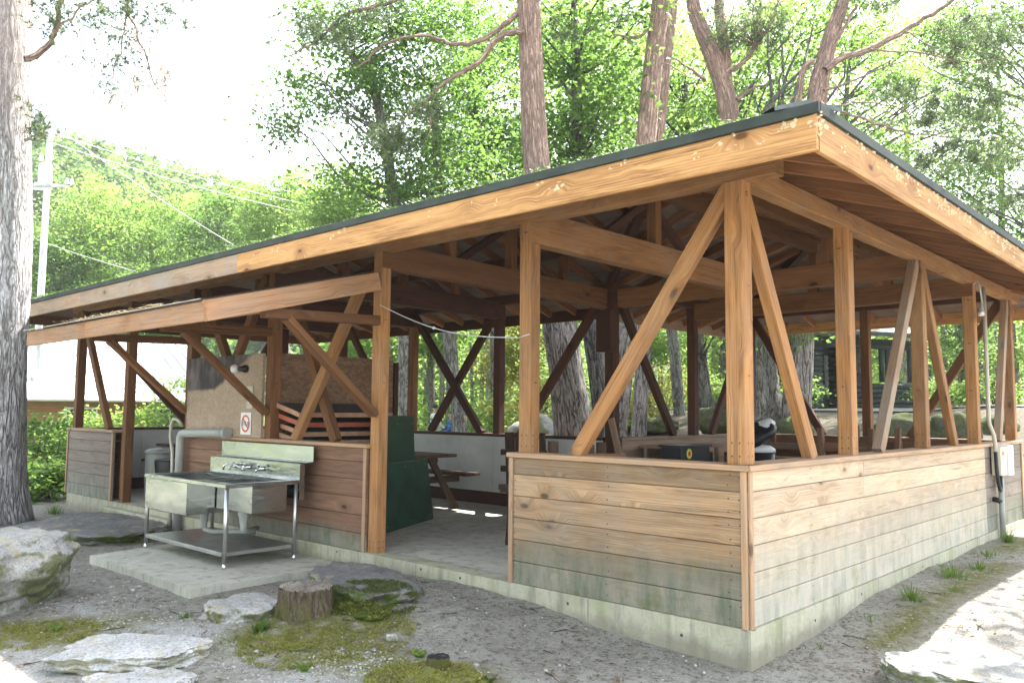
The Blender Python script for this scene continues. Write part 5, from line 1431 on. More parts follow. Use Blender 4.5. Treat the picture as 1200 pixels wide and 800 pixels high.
broadleaf('grey trunk with a pale scar behind the two people', [stem(541, [(538, 480), (532, 450), (526, 390), (517, 280), (508, 100)], [.24, .20, .185, .17, .14, .08], 20)], [cr(500, 110, 20, 2.0, 55), cr(540, 200, 20, 1.8, 45), cr(440, 215, 20, 1.5, 40)], 'leaf', 'bark_grey')
broadleaf('thin pale straight trunk far behind the crossed braces', [stem(574, [(573, 430), (572, 380), (570, 200)], [.15, .13, .12, .07], 30)], [cr(575, 160, 30, 2.6, 50), cr(570, 380, 30, 1.4, 14)], 'leaf_lime', 'bark_pale')
broadleaf('pale leaning trunk seen through the doorway of the log cabin', [stem(982, [(975, 430), (966, 385), (955, 250)], [.55, .40, .28, .10], 31)], [cr(960, 230, 31, 3, 55)], 'leaf_lime', 'bark_pale')

# crowns filling the sky above the roof
broadleaf('slanting broadleaved tree with an open crown left of the straight pine', [stem(480, [(475, 330), (462, 240), (452, 170), (438, 105), (415, 70), (395, 40)], [.24, .2, .16, .13, .11, .08, .04], 20)],
          [cr(400, 50, 20, 1.3, 36), cr(365, 110, 20, .8, 18), cr(440, 95, 20, 1.1, 26), cr(470, 35, 20, 1.2, 32), cr(330, 150, 19.5, .45, 10), cr(520, 20, 20.5, 1.3, 34)], 'leaf', 'bark_grey', L=.105)
broadleaf('tall broadleaved tree whose leaves fill the sky left of the straight pine', [stem(585, [(580, 300), (560, 180), (550, 60), (545, -60)], [.25, .2, .17, .13, .06], 24)],
          [cr(560, 150, 24, 2.0, 60), cr(520, 205, 24, 1.6, 40), cr(590, 60, 24, 1.8, 48), cr(600, 180, 24, 1.5, 40), cr(530, 100, 24, 1.2, 24)], 'leaf', 'bark_dark')
broadleaf('broadleaved tree between the straight pine and the pine pair', [stem(705, [(695, 300), (685, 200), (690, 120), (700, 40)], [.2, .17, .13, .11, .05], 26)],
          [cr(690, 100, 26, 2.0, 46), cr(720, 190, 26, 1.4, 28), cr(665, 40, 26, 1.6, 34), cr(730, 40, 26, 1.5, 28)], 'leaf_lime', 'bark_grey')
broadleaf('lime green tree behind the forked pine', [stem(850, [(850, 300), (840, 150), (830, 30)], [.25, .2, .16, .08], 30)],
          [cr(815, 150, 30, 2.2, 46), cr(880, 140, 30, 2.2, 40), cr(900, 40, 30, 2.6, 46), cr(800, 50, 30, 2.0, 36)], 'leaf_lime', 'bark_grey')
broadleaf('airy lime green tree right of the leaning pine', [stem(1010, [(1000, 300), (990, 150), (1000, 40)], [.2, .14, .10, .05], 29)],
          [cr(1030, 40, 29, 2.4, 40), cr(1060, 150, 29, 2.2, 36), cr(1000, 130, 29, 1.5, 20), cr(1110, 90, 29, 2.2, 40), cr(1020, 195, 27, 1.5, 24), cr(980, 60, 29, 2.0, 30), cr(1170, 140, 29, 2.0, 26)], 'leaf_lime', 'bark_grey')
broadleaf('airy green tree at the right edge above the eave', [stem(1262, [(1255, 350), (1245, 200), (1225, 60)], [.25, .2, .15, .06], 24)],
          [cr(1120, 215, 24, 1.5, 30), cr(1170, 180, 24, 1.4, 18), cr(1185, 280, 24, 1.6, 30), cr(1150, 110, 24, 1.4, 26), cr(1110, 290, 24, 1.5, 30), cr(1195, 20, 24, 1.2, 20), cr(1100, 40, 24, 1.5, 28)], 'leaf', 'bark_grey')
# lower canopy seen through the openings
for i, (px, d, cs, lm, lab) in enumerate((
    (505, 27, [(500, 400, 1.4, 30), (530, 350, 1.6, 34)], 'leaf', 'green tree behind the left half of the crossed braces'),
    (625, 26, [(620, 400, 1.5, 34), (590, 430, 1.0, 20), (640, 350, 1.6, 30)], 'leaf_yellow', 'yellowish tree right of the tall entrance post'),
    (760, 30, [(750, 400, 1.6, 34), (790, 400, 1.4, 26), (760, 340, 1.8, 30)], 'leaf_lime', 'lime green tree between the inner corner post and the slender trunk'),
    (850, 32, [(845, 400, 1.7, 34), (860, 440, 1.2, 20)], 'leaf_lime', 'lime green tree behind the curved trunk'),
    (1010, 34, [(1000, 360, 2.2, 44), (1050, 370, 1.8, 34), (1030, 430, 1.3, 22)], 'leaf_lime', 'bright tree directly behind the log cabin'),
    (1130, 30, [(1120, 370, 2.0, 44), (1150, 410, 1.4, 28), (1090, 350, 1.5, 26)], 'leaf', 'green tree behind the far rail fence'),
    (1190, 27, [(1185, 400, 1.5, 30), (1180, 340, 1.5, 26)], 'leaf_lime', 'lime green tree at the right edge behind the end wall'),
    (450, 26, [(455, 400, 1.4, 30), (420, 410, 1.2, 24), (440, 330, 1.6, 30)], 'leaf_lime', 'lime green tree behind the store of boards'))):
    broadleaf(lab, [stem(px, [(px, 440), (px-4, 380), (px-8, 300)], [.14, .12, .09, .04], d)], [cr(x, y, d, r, n) for x, y, r, n in cs], lm, 'bark_grey')

for px, d, cs, lm, lab in (
    (655, 37, [(640, 60, 3.6, 80), (670, 160, 3.0, 56)], 'leaf_lime', 'tall lime tree far behind, between the straight pine and the pair'),
    (760, 40, [(750, 70, 3.6, 76), (790, 170, 3.2, 56)], 'leaf', 'tall green tree far behind the pine pair'),
    (910, 38, [(900, 60, 3.6, 80), (930, 150, 3.2, 60)], 'leaf_lime', 'tall lime tree far behind, between the forked and the leaning pine'),
    (1060, 40, [(1060, 70, 3.6, 70), (1050, 190, 3.4, 60)], 'leaf_lime', 'tall lime tree far behind, right of the leaning pine'),
    (1170, 38, [(1150, 60, 3.0, 46), (1150, 230, 3.6, 66)], 'leaf', 'tall green tree far behind the right edge of the roof')):
    broadleaf(lab, [stem(px, [(px, 400), (px+4, 250), (px, 80)], [.24, .2, .15, .06], d)], [cr(x, y, d, r, n) for x, y, r, n in cs], lm, 'bark_grey', L=.15, npc=80, cr=.55)
# the bright trees beyond the left end
for i, (px, py, d, r, n, lm, lab) in enumerate((
    (95, 285, 44, 3.0, 90, 'leaf_lime', 'rounded lime tree next to the utility pole'), (175, 290, 47, 3.3, 100, 'leaf_lime', 'rounded lime tree second from the utility pole'),
    (255, 285, 45, 3.0, 95, 'leaf', 'green tree in the middle of the row left of the roof'), (335, 255, 43, 2.6, 95, 'leaf_lime', 'yellow green tree with a high crown above the long roof edge'),
    (398, 240, 36, 2.0, 70, 'leaf_lime', 'bright tree nearest the slanting tree above the roof'), (60, 330, 42, 2.6, 60, 'leaf', 'tree low behind the big pine trunk at the left'), (210, 360, 41, 2.8, 70, 'leaf', 'tree behind the pale roofed lodge'))):
    broadleaf(lab, [stem(px, [(px, 430), (px+3, py+40), (px, py-20)], [.22, .18, .12, .05], d)], [cr(px, py, d, r, n), cr(px+18, py-r*14, d, r*.7, n//3), cr(px-14, py+r*16, d, r*.9, n//2)], lm, 'bark_grey', L=.15, npc=95, cr=.5, group='bright trees beyond the left end')

# shrubs and low growth
def shrub(label, px, d, r, h, n, lm='leaf', L=.09, group='shrubs round the pavilion', npc=46, pos=None):
    g = gat(px, d) if pos is None else Vector((*pos, gz(*pos)-.03))
    r_ = empty('shrub', g); tag(r_, label, 'shrub', group)
    C = ellipsoid_points((0, 0, h*.55), r, h*.5, n); C[:, 2] = np.maximum(C[:, 2], .08)
    b = MB()
    for c in C[::2]: limb(b, (random.gauss(0, r*.12), random.gauss(0, r*.12), 0), c, .012, .004, .1)
    b.build('stems', M['bark_dark'], r_)
    P, ct = clusters_to_leaves(C, npc, .17*max(1, r))
    np_mesh('foliage', leaf_quads(P, L, L*.38), 4, M[lm], np.clip(ct*.6+RNG.random(len(P))*.4, 0, 1), r_)
for a in (('dense leafy shrub before the lodge wall', 120, 19.5, 1.1, 1.35, 60, 'leaf_lime'), ('leafy shrub before the lodge next to the big pine', 75, 20.5, 1.0, 1.5, 56, 'leaf'), ('leafy shrub between the big pine and the far left wall', 52, 15.5, .75, 1.35, 46, 'leaf'), ('lime shrub behind the far left post', 100, 17.0, .9, 1.5, 52, 'leaf_lime'), ('lime shrub seen through the left opening behind the end wall', 160, 18.5, .9, 1.45, 50, 'leaf_lime'),
          ('tall light shrub close behind the left panel', 208, 19.0, .8, 2.3, 50, 'leaf_lime'), ('low fern green shrub at the foot of the big pine', 40, 13.2, .5, .55, 24, 'leaf'), ('low shrub at the foot of the far end wall', 66, 13.6, .45, .6, 24, 'leaf_lime'),
          ('yellow shrub left of the furrowed pine', 618, 19.0, 1.0, 1.9, 60, 'leaf_yellow'), ('yellow shrub right of the tall entrance post', 586, 21, 1.0, 1.5, 50, 'leaf_lime'), ('low green shrub beside the thin pale trunk', 562, 24, 1.3, 1.7, 50, 'leaf'),
          ('leafy shrub partly covering the person in white', 489, 20.5, .42, 1.1, 12, 'leaf'), ('green shrub between the furrowed pine and the dark trunk', 692, 19, .9, 1.4, 44, 'leaf_lime'), ('bright shrub right of the inner corner post', 742, 20.5, 1.0, 1.1, 44, 'leaf_yellow'),
          ('pinkish yellow shrub by the slender trunk', 778, 26, 1.5, 1.5, 50, 'leaf_yellow'), ('low shrub behind the curved trunk', 845, 26, 1.3, 1.2, 46, 'leaf_lime'), ('lime shrub by the roots of the huge trunk', 925, 20.5, .8, 1.1, 30, 'leaf_lime'),
          ('shrub under the rail fence', 1110, 24.5, 1.2, .9, 36, 'leaf_lime'), ('shrub at the right edge before the rail fence', 1175, 23.5, 1.2, .9, 36, 'leaf_lime'), ('green shrub left of the person in white', 470, 22, 1.1, 1.6, 44, 'leaf_lime')):
    shrub(*a)

# distant wood closing the view behind, one mass
def far_wood():
    C = []
    for _ in range(4600):
        px = random.uniform(430, 1330); d = random.uniform(42, 66); h = random.random()**.8
        top = 12.0 if px > 700 else 7.0+5.0*max(0, (px-430)/270)
        q = at(px, 480, d); top *= .75+.5*mnoise.noise(Vector((q.x*.12, q.y*.12, 0)))
        z = gz(q.x, q.y)+h*top
        if mnoise.noise(Vector((q.x*.28, q.y*.28, z*.35))) < -.10: continue
        C.append((q.x, q.y, z))
    C = np.array(C); P, ct = clusters_to_leaves(C, 26, .75)
    o = np_mesh('distant_wood', leaf_quads(P, .30, .11), 4, M['leaf_lime'], np.clip(ct*.7+RNG.random(len(P))*.3, 0, 1)); tag(o, 'distant wood closing the view behind the pavilion', 'wood', kind='stuff')
    b = MB()
    for _ in range(110):
        px = random.uniform(440, 1300); d = random.uniform(40, 62); q = at(px, 480, d); z = gz(q.x, q.y)-.1; r = random.uniform(.08, .2)
        b.tube([(q.x, q.y, z), (q.x+random.uniform(-.3, .3), q.y+random.uniform(-.3, .3), z+5), (q.x+random.uniform(-.8, .8), q.y+random.uniform(-.8, .8), z+9)], [r, r*.8, r*.4], 6)
    o = b.build('distant_trunks', M['bark_grey']); tag(o, 'thin trunks of the distant wood', 'wood', kind='stuff')
far_wood()

# wooded hill beyond
def hill():
    nb, nr = 60, 22; V = []; F = []
    def H(b_): return 36+4*math.sin(b_*3.1+1.0)+3*math.sin(b_*7.7)
    for i in range(nb+1):
        bb = R(-25)+R(150)*i/nb
        for j in range(nr+1):
            r_ = 75+150*j/nr; x, y = CAM[0]+r_*math.sin(bb), CAM[1]+r_*math.cos(bb)
            V.append((x, y, -1.5+H(bb)*float(sst(70, 165, r_))))
    for i in range(nb):
        for j in range(nr): a = i*(nr+1)+j; F.append((a, a+1, a+nr+2, a+nr+1))
    me = bpy.data.meshes.new('hill'); me.from_pydata(V, [], [f[::-1] for f in F]); me.materials.append(simple('hill_soil', (.06, .08, .03), .95, nscale=.2)); me.update()
    o = bpy.data.objects.new('hill', me); col.objects.link(o); tag(o, kind='structure')
    C = []; big = []
    for _ in range(1900):
        bb = R(random.uniform(-2, 46)); r_ = 85+90*random.random()**.8; x, y = CAM[0]+r_*math.sin(bb), CAM[1]+r_*math.cos(bb)
        z = -1.5+H(bb)*float(sst(70, 165, r_)); con = random.random() < .45; h = random.uniform(5, 9); w_ = h*(.22 if con else .38)
        for _k in range(16):
            t = random.random(); rr = w_*((1-t)*1.0+.08 if con else math.sin(math.pi*min(.98, t*.85+.12)))*math.sqrt(random.random()); a = random.random()*6.28
            C.append((x+rr*math.cos(a), y+rr*math.sin(a), z+1+t*h))
    C = np.array(C); P, ct = clusters_to_leaves(C, 9, .55)
    o = np_mesh('hill_wood', leaf_quads(P, .75, .30), 4, M['leaf'], np.clip(np.repeat(np.repeat(RNG.random(len(C)//16), 16), 9)*.8+RNG.random(len(P))*.2, 0, 1)); tag(o, 'conifers and broadleaved trees covering the far hill', 'wood', kind='stuff')
hill()

# trees standing behind the photographer, mirrored in the steel and shading the path
for i, (x, y, lab) in enumerate(((-12.5, 3.0, 'tree behind the photographer facing the sink'), (-14.0, 9.5, 'tree behind the photographer, beyond the first'), (-10.5, -7.5, 'tree behind the photographer to the right'))):
    z_ = gz(x, y)
    broadleaf(lab, [([(x, y, z_-.1), (x+.1, y, 2.5), (x, y+.2, 5.5), (x+.2, y, 8.5)], [.28, .22, .17, .06])], [((x, y, 6.2), 3.0, 2.4, 90), ((x+.8, y+.8, 4.2), 2.0, 1.2, 40)], 'leaf', 'bark_grey', L=.2, npc=50, cr=.6, group='trees behind the photographer')

z_ = gz(9.6, -3.4)  # unseen tree, added so its bough dapples the sunlit strip and rock
broadleaf('tree added right of the picture, its bough put there to shade the sunny gravel', [([(9.6, -3.4, z_-.1), (9.5, -3.3, 2.6), (9.6, -3.1, 5.2), (9.2, -3.0, 8.4)], [.26, .21, .16, .06]), ([(9.6, -3.1, 5.0), (8.0, -2.5, 6.2), (6.6, -1.9, 6.9), (5.3, -1.6, 7.2)], [.10, .08, .05, .02])],
          [((5.1, -1.65, 7.2), 1.15, .6, 20), ((7.2, -2.1, 7.0), .9, .5, 10), ((9.3, -3.2, 8.2), 2.4, 1.8, 70)], 'leaf', 'bark_grey', npc=46, group=None, cr=.34)

# ------------------------------------------------------------------ track, rocks and things beyond
def strip(name, pts, wd, mat, dz):
    b = MB(); P, _ = smooth_path([Vector((x, y, 0)) for x, y in pts], [0]*len(pts), 8)
    L_, R_ = [], []
    for i, p in enumerate(P):
        d = (P[min(i+1, len(P)-1)]-P[max(i-1, 0)]).normalized(); s_ = Vector((-d.y, d.x, 0))
        row = [p+s_*wd*k for k in np.linspace(-.5, .5, 9)]
        L_.append([(q.x, q.y, gz(q.x, q.y)+dz) for q in row])
    for i in range(len(L_)-1):
        for k in range(8): b.poly([L_[i][k+1], L_[i][k], L_[i+1][k], L_[i+1][k+1]])
    return b.build(name, mat)
tr = strip('path', [(at(700, 480, 30).x, at(700, 480, 30).y), (at(790, 480, 27).x, at(790, 480, 27).y), (at(900, 480, 29).x, at(900, 480, 29).y), (at(1000, 480, 22.5).x, at(1000, 480, 22.5).y), (at(1200, 480, 20).x, at(1200, 480, 20).y), (at(1400, 480, 19).x, at(1400, 480, 19).y)], 3.0, simple('pale_track', (.15, .145, .13), .9, nscale=1.5, amt=.3, bump=.4), .03)
tag(tr, kind='structure')
def grock(name, px, d, size, seed, mat, label, dz=0.0, **k):
    g = gat(px, d, 0)
    if 'py' in k: g.z = at(px, k.pop('py'), d).z-size[2]*.85-size[2]*.35-dz
    return rock(name, (g.x, g.y, g.z+size[2]*.35+dz), size, seed, mat, label, sub=4, group='boulders beyond the pavilion', **k)
grock('boulder', 628, 14.6, (.36, .5, .5), 21.0, M['rock'], 'grey boulder left of the furrowed pine foot', py=494)
grock('boulder', 768, 19.5, (.38, .5, .2), 22.0, M['boulder_far'], 'low grey boulder on the pale track right of the inner post', py=491)
grock('boulder', 846, 18.5, (.48, .55, .32), 23.0, M['boulder_far'], 'broad grey boulder beside the curved trunk', py=483)
grock('boulder', 930, 16.0, (.3, .35, .25), 24.0, M['boulder_far'], 'small boulder by the roots of the huge trunk', py=490)
grock('boulder', 1058, 15.5, (.40, .5, .34), 25.0, M['boulder_far'], 'mossy boulder in front of the log cabin', py=489)
grock('boulder', 1116, 15.0, (.36, .42, .32), 26.0, M['boulder_far'], 'mossy boulder right of the third right post', py=489)
grock('boulder', 1164, 15.5, (.36, .40, .30), 27.0, M['boulder_far'], 'mossy boulder furthest right behind the end wall', py=491)
g = gat(622, 20, -.05)
r_ = empty('bollard', g); tag(r_, 'pale round wooden post with a blue cap left of the furrowed pine', 'bollard')
zt = at(622, 466, 20).z
b = MB(); b.tube([(g.x, g.y, g.z), (g.x, g.y, zt)], .085, 14); chld(b, 'shaft', 'conduit', r_)
b = MB(); b.tube([(g.x, g.y, zt+.001), (g.x, g.y, zt+.05)], .092, 14); chld(b, 'cap', simple('blue_cap', (.08, .22, .34), .5), r_)

# ------------------------------------------------------------------ log cabin
pL, pR = gat(953, 25.2, 0), gat(1070, 26.6, 0); dv = (pR-pL); Lc = Vector((dv.x, dv.y, 0)).length
zc = at(1010, 479, 26).z; ang = math.atan2(dv.y, dv.x)
cb = empty('log_cabin', (pL.x, pL.y, zc), ang); tag(cb, 'dark mossy log cabin with open windows and a shingled roof behind the pavilion', 'cabin')
HW = 2.25; DP = 3.0; r0 = .085
def logs(b, p, q, z0, z1):
    z = z0+r0
    while z < z1: 
        b.tube([Vector(p)+Vector((0, 0, z)), Vector(q)+Vector((0, 0, z))], r0*random.uniform(.94, 1.04), 10, tint=random.random()); z += r0*1.9
# local x along the front, y to the back
for y in (0, DP):
    b = MB()
    logs(b, (0, y, 0), (.34, y, 0), 0, HW); logs(b, (.98, y, 0), (1.28, y, 0), 0, HW); logs(b, (1.28, y, 0), (Lc, y, 0), 0, .86)
    logs(b, (-.3, y, 0), (Lc+.2, y, 0), HW-.34, HW); b.build('log_wall', M['log'], cb)
    for x in (1.36, 2.75, 3.0, Lc-.08):
        if x < Lc: 
            b = MB(); b.tube([(x, y, .86), (x, y, HW-.33)], .085, 10); b.build('post', M['log'], cb)
for x in (0, Lc-.05):
    b = MB(); logs(b, (x, .1, 0), (x, DP-.1, 0), 0, HW if x == 0 else .86); b.build('log_wall', M['log'], cb)
b = MB(); logs(b, (1.13, .1, 0), (1.13, .5, 0), 0, HW); b.build('log_wall', M['log'], cb)
b = MB(); z = r0
while z < HW:
    b.tube([(1.22, -.16, z), (1.22, -.10, z)], r0*.95, 12); b.tube([(1.04, -.14, z+.06), (1.04, -.09, z+.06)], r0*.9, 12); z += r0*1.9
b.build('log_end', M['log_end'], cb)
b = MB()
for sgn, ya, yb in ((1, -.75, DP/2), (-1, DP+.75, DP/2)):
    za, zb_ = HW+.05, HW+1.05
    P4 = [(-.7, ya, za), (Lc+.35, ya, za), (Lc+.35, yb, zb_), (-.7, yb, zb_)]
    T4 = [(x, y, z+.09) for x, y, z in P4]
    b.poly(P4[::-1]); b.poly(T4); 
    for i in range(4): b.poly([P4[i], P4[(i+1) % 4], T4[(i+1) % 4], T4[i]])
b.build('roof', M['mossroof'], cb)
b = MB(); b.beam((-.7, -.76, HW+.06), (Lc+.35, -.76, HW+.06), .03, .13); b.build('eave_board', M['log'], cb)
b = MB(); b.box((-.1, -.1, -.3), (Lc+.1, DP+.1, -.01), ch=.02); b.build('floor_slab', M['pad'], cb)

# rail fence beyond
fr = empty('rail_fence', gat(1085, 28, 0)); tag(fr, 'dark wooden rail fence far behind the right end', 'fence')
prev = None
for k in range(7):
    g = gat(1088+26*k, 28-.5*k, -.1); g.z = at(1088+26*k, 480, 28-.5*k).z-.1
    b = MB(); b.beam((g.x, g.y, g.z-.3), (g.x, g.y, g.z+.98), .14, .14, (0, 1, 0)); chld(b, 'post', 'dark', fr)
    if prev is not None:
        for h in (.45, .82): 
            b = MB(); b.beam((prev.x, prev.y, prev.z+h), (g.x, g.y, g.z+h), .06, .09); chld(b, 'rail', 'log', fr)
    prev = g

# ------------------------------------------------------------------ lodge with a pale roof beyond the left end
A0 = at(20, 470, 25.5); A1 = at(232, 466, 30.0)
dv = Vector((A1.x-A0.x, A1.y-A0.y, 0)); Ll = dv.length; ang = math.atan2(dv.y, dv.x)
lg = empty('lodge', (A0.x, A0.y, -.6), ang); tag(lg, 'low lodge with orange board walls and a wide pale metal roof beyond the left end', 'lodge')
HE = at(100, 461, 27).z+.6
b = MB(); b.box((-6, 0, 0), (Ll+.3, 5.5, HE-.02), ch=.01); b.build('wall', M['orange_wall'], lg)
b = MB(); rise = 2.2
P4 = [(-7, -.7, HE-.15), (Ll+.9, -.7, HE-.15), (Ll+.9, 3.0, HE+rise), (-7, 3.0, HE+rise)]
b.poly(P4); T4 = [(x, y, z-.12) for x, y, z in P4]; b.poly(T4[::-1])
for i in range(4): b.poly([T4[i], T4[(i+1) % 4], P4[(i+1) % 4], P4[i]])
P5 = [(-7, 3.0, HE+rise-.002), (Ll+.9, 3.0, HE+rise-.002), (Ll+.9, 6.7, HE-.15), (-7, 6.7, HE-.15)]; b.poly(P5)
for i in range(30):
    x = -6.8+i*.455
    if x < Ll+.8: b.beam((x, -.69, HE-.135), (x, 2.98, HE+rise+.015), .03, .03)
b.build('roof', M['white_roof'], lg)
b = MB()
for i in range(10):
    x = -5+i*1.25
    if x < Ll+.6: b.box((x, .2, HE+.36), (x+.1, .26, HE+.44), ch=.005)
b.build('snow_guard', M['trafo'], lg)
b = MB(); b.tube([(-7, -.76, HE-.2), (Ll+.9, -.76, HE-.2)], .07, 10); b.build('gutter', M['trafo'], lg)
for x in (Ll-1.5, Ll-4.5, Ll-7.5):
    f_ = MB(); f_.box((x-.06, -.04, HE-1.35), (x+.96, -.001, HE-.45), ch=.005); fo = f_.build('window', M['white'], lg)
    f_ = MB(); f_.box((x, -.05, HE-1.29), (x+.43, -.041, HE-.51), ch=.002); f_.box((x+.47, -.05, HE-1.29), (x+.9, -.041, HE-.51), ch=.002); f_.build('pane', M['window_dark'], fo)

# ------------------------------------------------------------------ utility pole and cables
dP = 26.0
g = gat(40, dP, -.3)
top = at(44, 60, dP)
up = empty('utility_pole', g); tag(up, 'pale concrete utility pole with a transformer behind the big pine', 'utility pole')
b = MB(); b.tube([g, Vector((g.x, g.y, top.z))], [.12, .085], 14); chld(b, 'pole', 'pole', up)
def pw(px, py, dd=0): return at(px, py, dP+dd)
c = pw(53, 205); b = MB(); b.tube([c-Vector((0, 0, .36)), c-Vector((0, 0, .33)), c+Vector((0, 0, .28)), c+Vector((0, 0, .36))], [.17, .20, .20, .16], 16); chld(b, 'transformer', 'trafo', up)
b = MB(); b.tube([pw(40, 216), pw(78, 219)], .05, 8); b.tube([pw(40, 221), pw(60, 221)], .05, 8); chld(b, 'crossarm', 'trafo', up)
for px, py in ((78, 216), (84, 217), (48, 188), (60, 188)):
    b = MB(); p = pw(px, py); b.tube([p, p+Vector((0, 0, .05)), p+Vector((0, 0, .08)), p+Vector((0, 0, .2))], [.03, .08, .06, .03], 10); chld(b, 'insulator', 'white', up)
b = MB(); b.tube([pw(42, 70), pw(46, 60)], .07, 8); chld(b, 'pole_cap', 'trafo', up)
def cable(a, c, sag, r, label):
    b = MB(); n = 20; b.tube([a.lerp(c, t/n)-Vector((0, 0, sag*4*(t/n)*(1-t/n))) for t in range(n+1)], r, 6)
    o = b.build('overhead_cable', M['wire']); tag(o, label, 'cable', 'cables from the utility pole')
cable(pw(44, 138), at(480, 252, 40), .35, .011, 'uppermost overhead cable running right from the utility pole')
cable(pw(44, 150), at(480, 262, 40), .35, .011, 'second overhead cable from the top')
cable(pw(44, 162), at(480, 272, 40), .35, .011, 'third overhead cable from the top')
cable(pw(44, 132), at(290, 297, 19), .12, .008, 'steep overhead cable crossing in front of the lime trees down towards the roof')
cable(pw(42, 280), at(230, 335, 22), .10, .008, 'lowest overhead cable running to the roof edge')

# ------------------------------------------------------------------ people
def person(loc, rz, H, shirt, trousers, label, arm_fwd=.1, hold=False):
    k = H/1.72; sk_m = simple('skin', (.42, .27, .20), .6, nscale=8, amt=.1, bump=0)
    J = {'pelvis': (0, 0, .93), 'belly': (0, .01, 1.08), 'chest': (0, 0, 1.27), 'neck0': (0, -.01, 1.42), 'neck1': (0, .005, 1.50), 'jaw': (0, .03, 1.54), 'head': (0, .02, 1.60), 'crown': (0, .01, 1.665)}
    rad = {'pelvis': (.16, .125), 'belly': (.145, .11), 'chest': (.165, .125), 'neck0': (.075, .075), 'neck1': (.052, .055), 'jaw': (.062, .075), 'head': (.078, .098), 'crown': (.06, .08)}
    E_ = [('pelvis', 'belly'), ('belly', 'chest'), ('chest', 'neck0'), ('neck0', 'neck1'), ('neck1', 'jaw'), ('jaw', 'head'), ('head', 'crown')]
    for s_, n_ in ((-1, 'l'), (1, 'r')):
        J['sh'+n_] = (s_*.17, -.01, 1.385); rad['sh'+n_] = (.062, .062)
        J['el'+n_] = (s_*.245, .0+arm_fwd*.3, 1.13); rad['el'+n_] = (.045, .045)
        J['wr'+n_] = (s_*.20, .10+arm_fwd, .93+arm_fwd*.6); rad['wr'+n_] = (.03, .026)
        J['pa'+n_] = (s_*.19, .15+arm_fwd, .90+arm_fwd*.6); rad['pa'+n_] = (.034, .02)
        E_ += [('chest', 'sh'+n_), ('sh'+n_, 'el'+n_), ('el'+n_, 'wr'+n_), ('wr'+n_, 'pa'+n_)]
        for f_ in range(4):
            J[f'f{f_}{n_}'] = (s_*(.215-.018*f_), .185+arm_fwd+.004*(f_ in (1, 2)), .880+arm_fwd*.6); rad[f'f{f_}{n_}'] = (.009, .009)
            J[f'g{f_}{n_}'] = (s_*(.213-.018*f_), .215+arm_fwd+.006*(f_ in (1, 2)), .852+arm_fwd*.6); rad[f'g{f_}{n_}'] = (.008, .008)
            E_ += [('pa'+n_, f'f{f_}{n_}'), (f'f{f_}{n_}', f'g{f_}{n_}')]
        J['th'+n_] = (s_*.150, .16+arm_fwd, .905+arm_fwd*.6); rad['th'+n_] = (.010, .010); E_ += [('wr'+n_, 'th'+n_)]
        J['hp'+n_] = (s_*.095, 0, .86); rad['hp'+n_] = (.105, .10)
        J['kn'+n_] = (s_*.11, .02, .49); rad['kn'+n_] = (.068, .068)
        J['an'+n_] = (s_*.115, -.02, .10); rad['an'+n_] = (.045, .045)
        J['to'+n_] = (s_*.13, .14, .035); rad['to'+n_] = (.042, .032)
        E_ += [('pelvis', 'hp'+n_), ('hp'+n_, 'kn'+n_), ('kn'+n_, 'an'+n_), ('an'+n_, 'to'+n_)]
    names = list(J); ix = {n_: i for i, n_ in enumerate(names)}
    me = bpy.data.meshes.new('person'); me.from_pydata([Vector(J[n_])*k for n_ in names], [(ix[a], ix[b_]) for a, b_ in E_], [])
    o = bpy.data.objects.new('person', me); col.objects.link(o)
    m = o.modifiers.new('skin', 'SKIN'); m.use_smooth_shade = True
    for i, n_ in enumerate(names): me.skin_vertices[0].data[i].radius = (rad[n_][0]*k, rad[n_][1]*k)
    me.skin_vertices[0].data[ix['pelvis']].use_root = True
    s2 = o.modifiers.new('sub', 'SUBSURF'); s2.levels = 2; s2.render_levels = 2
    dg = bpy.context.evaluated_depsgraph_get(); me2 = bpy.data.meshes.new_from_object(o.evaluated_get(dg)); o.modifiers.clear(); o.data = me2
    for v in me2.vertices:                                  # nose, brow and eye hollows
        p = v.co/k
        if p.z > 1.54 and p.y > .07:
            if abs(p.x) < .018 and 1.56 < p.z < 1.605: v.co.y += .022*k
            if .018 < abs(p.x) < .045 and 1.60 < p.z < 1.63: v.co.y -= .008*k
    me2.materials.clear()
    for mt in (sk_m, shirt, trousers, M['black']): me2.materials.append(mt)
    for f_ in me2.polygons:
        c = f_.center/k; f_.use_smooth = True
        if c.z > 1.455: mi = 0
        elif abs(c.x) > .17 and c.y > .12 and c.z < 1.05: mi = 0
        elif c.z > .86 or (abs(c.x) > .19 and c.z > .8): mi = 1
        elif c.z > .09: mi = 2
        else: mi = 3
        f_.material_index = mi
    o.location = loc; o.rotation_euler = (0, 0, rz); tag(o, label, 'person')
    bm = bmesh.new(); bmesh.ops.create_uvsphere(bm, u_segments=20, v_segments=14, radius=1)
    bmesh.ops.delete(bm, geom=[v for v in bm.verts if v.co.z < -.25 or (v.co.y > .45 and v.co.z < .55)], context='VERTS')
    for v in bm.verts:
        n_ = mnoise.noise(v.co*6)*.06; v.co = Vector((v.co.x*.098*(1+n_), .008+v.co.y*.112*(1+n_), 1.625+v.co.z*.098*(1+n_)))*k
    h = bm_obj('hair', bm, simple('hair', (.012, .010, .009), .5, nscale=30, amt=.4), o)
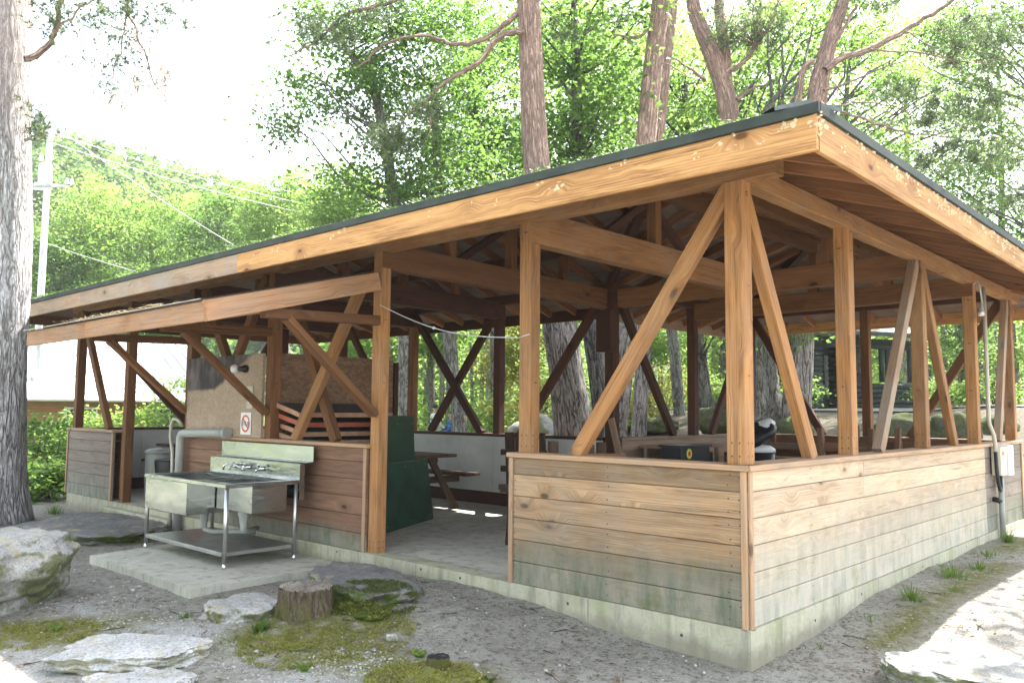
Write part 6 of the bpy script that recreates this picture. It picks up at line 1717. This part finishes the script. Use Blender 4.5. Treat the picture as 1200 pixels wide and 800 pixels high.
    for s_ in (-1, 1):
        bm = bmesh.new(); bmesh.ops.create_uvsphere(bm, u_segments=8, v_segments=6, radius=.011*k)
        e = bm_obj('eye', bm, M['black'], o); e.location = Vector((s_*.032, .098, 1.612))*k
        bm = bmesh.new(); bmesh.ops.create_uvsphere(bm, u_segments=8, v_segments=6, radius=.022*k); bmesh.ops.scale(bm, vec=(.4, .7, 1.2), verts=bm.verts)
        e = bm_obj('ear', bm, sk_m, o); e.location = Vector((s_*.082, .01, 1.595))*k
    bm = bmesh.new(); bmesh.ops.create_uvsphere(bm, u_segments=10, v_segments=6, radius=.022*k); bmesh.ops.scale(bm, vec=(1.2, .4, .4), verts=bm.verts)
    e = bm_obj('mouth', bm, simple('lip', (.30, .12, .10), .5), o); e.location = Vector((0, .098, 1.548))*k
    return o
fdir = Vector((_r[0]*.8+_f[0]*.5, _r[1]*.8+_f[1]*.5, 0)).normalized()
rzp = math.atan2(-fdir.x, fdir.y)
gp = gat(510, 22.5, 0); zt = at(511, 473, 22.5).z
person((gp.x, gp.y, gp.z), rzp, zt-gp.z, simple('white_shirt', (.55, .56, .60), .8, nscale=5, amt=.12), simple('dark_trousers', (.04, .045, .06), .8), 'person in a white shirt with dark hair, standing behind the low wall and facing right', .12)
gp = gat(529, 21.5, 0); zt = at(529, 482, 21.5).z; fd = -fdir
person((gp.x, gp.y, gp.z), math.atan2(-fd.x, fd.y), zt-gp.z, simple('blue_shirt', (.02, .07, .22), .8, nscale=5, amt=.2), simple('blue_trousers', (.03, .05, .10), .8), 'person in a dark blue top, facing the person in white beside the scarred trunk', .22)

# ------------------------------------------------------------------ air
def haze(density):
    b = MB(); b.box((-700, -700, -8), (700, 700, 62), ch=0.0001); o = b.build('haze', []); tag(o, 'thin summer haze', 'haze', kind='stuff')
    m = bpy.data.materials.new('haze_air'); m.use_nodes = True; t = m.node_tree; t.nodes.remove(t.nodes['Principled BSDF'])
    v = t.nodes.new('ShaderNodeVolumePrincipled'); v.inputs['Color'].default_value = (.92, .95, 1, 1); v.inputs['Density'].default_value = density; v.inputs['Anisotropy'].default_value = .1
    t.links.new(v.outputs[0], t.nodes['Material Output'].inputs['Volume']); o.data.materials.append(m); m.cycles.homogeneous_volume = True if hasattr(m.cycles, 'homogeneous_volume') else None
    sc.cycles.volume_bounces = 0
HAZE = .0005
if HAZE: haze(HAZE)
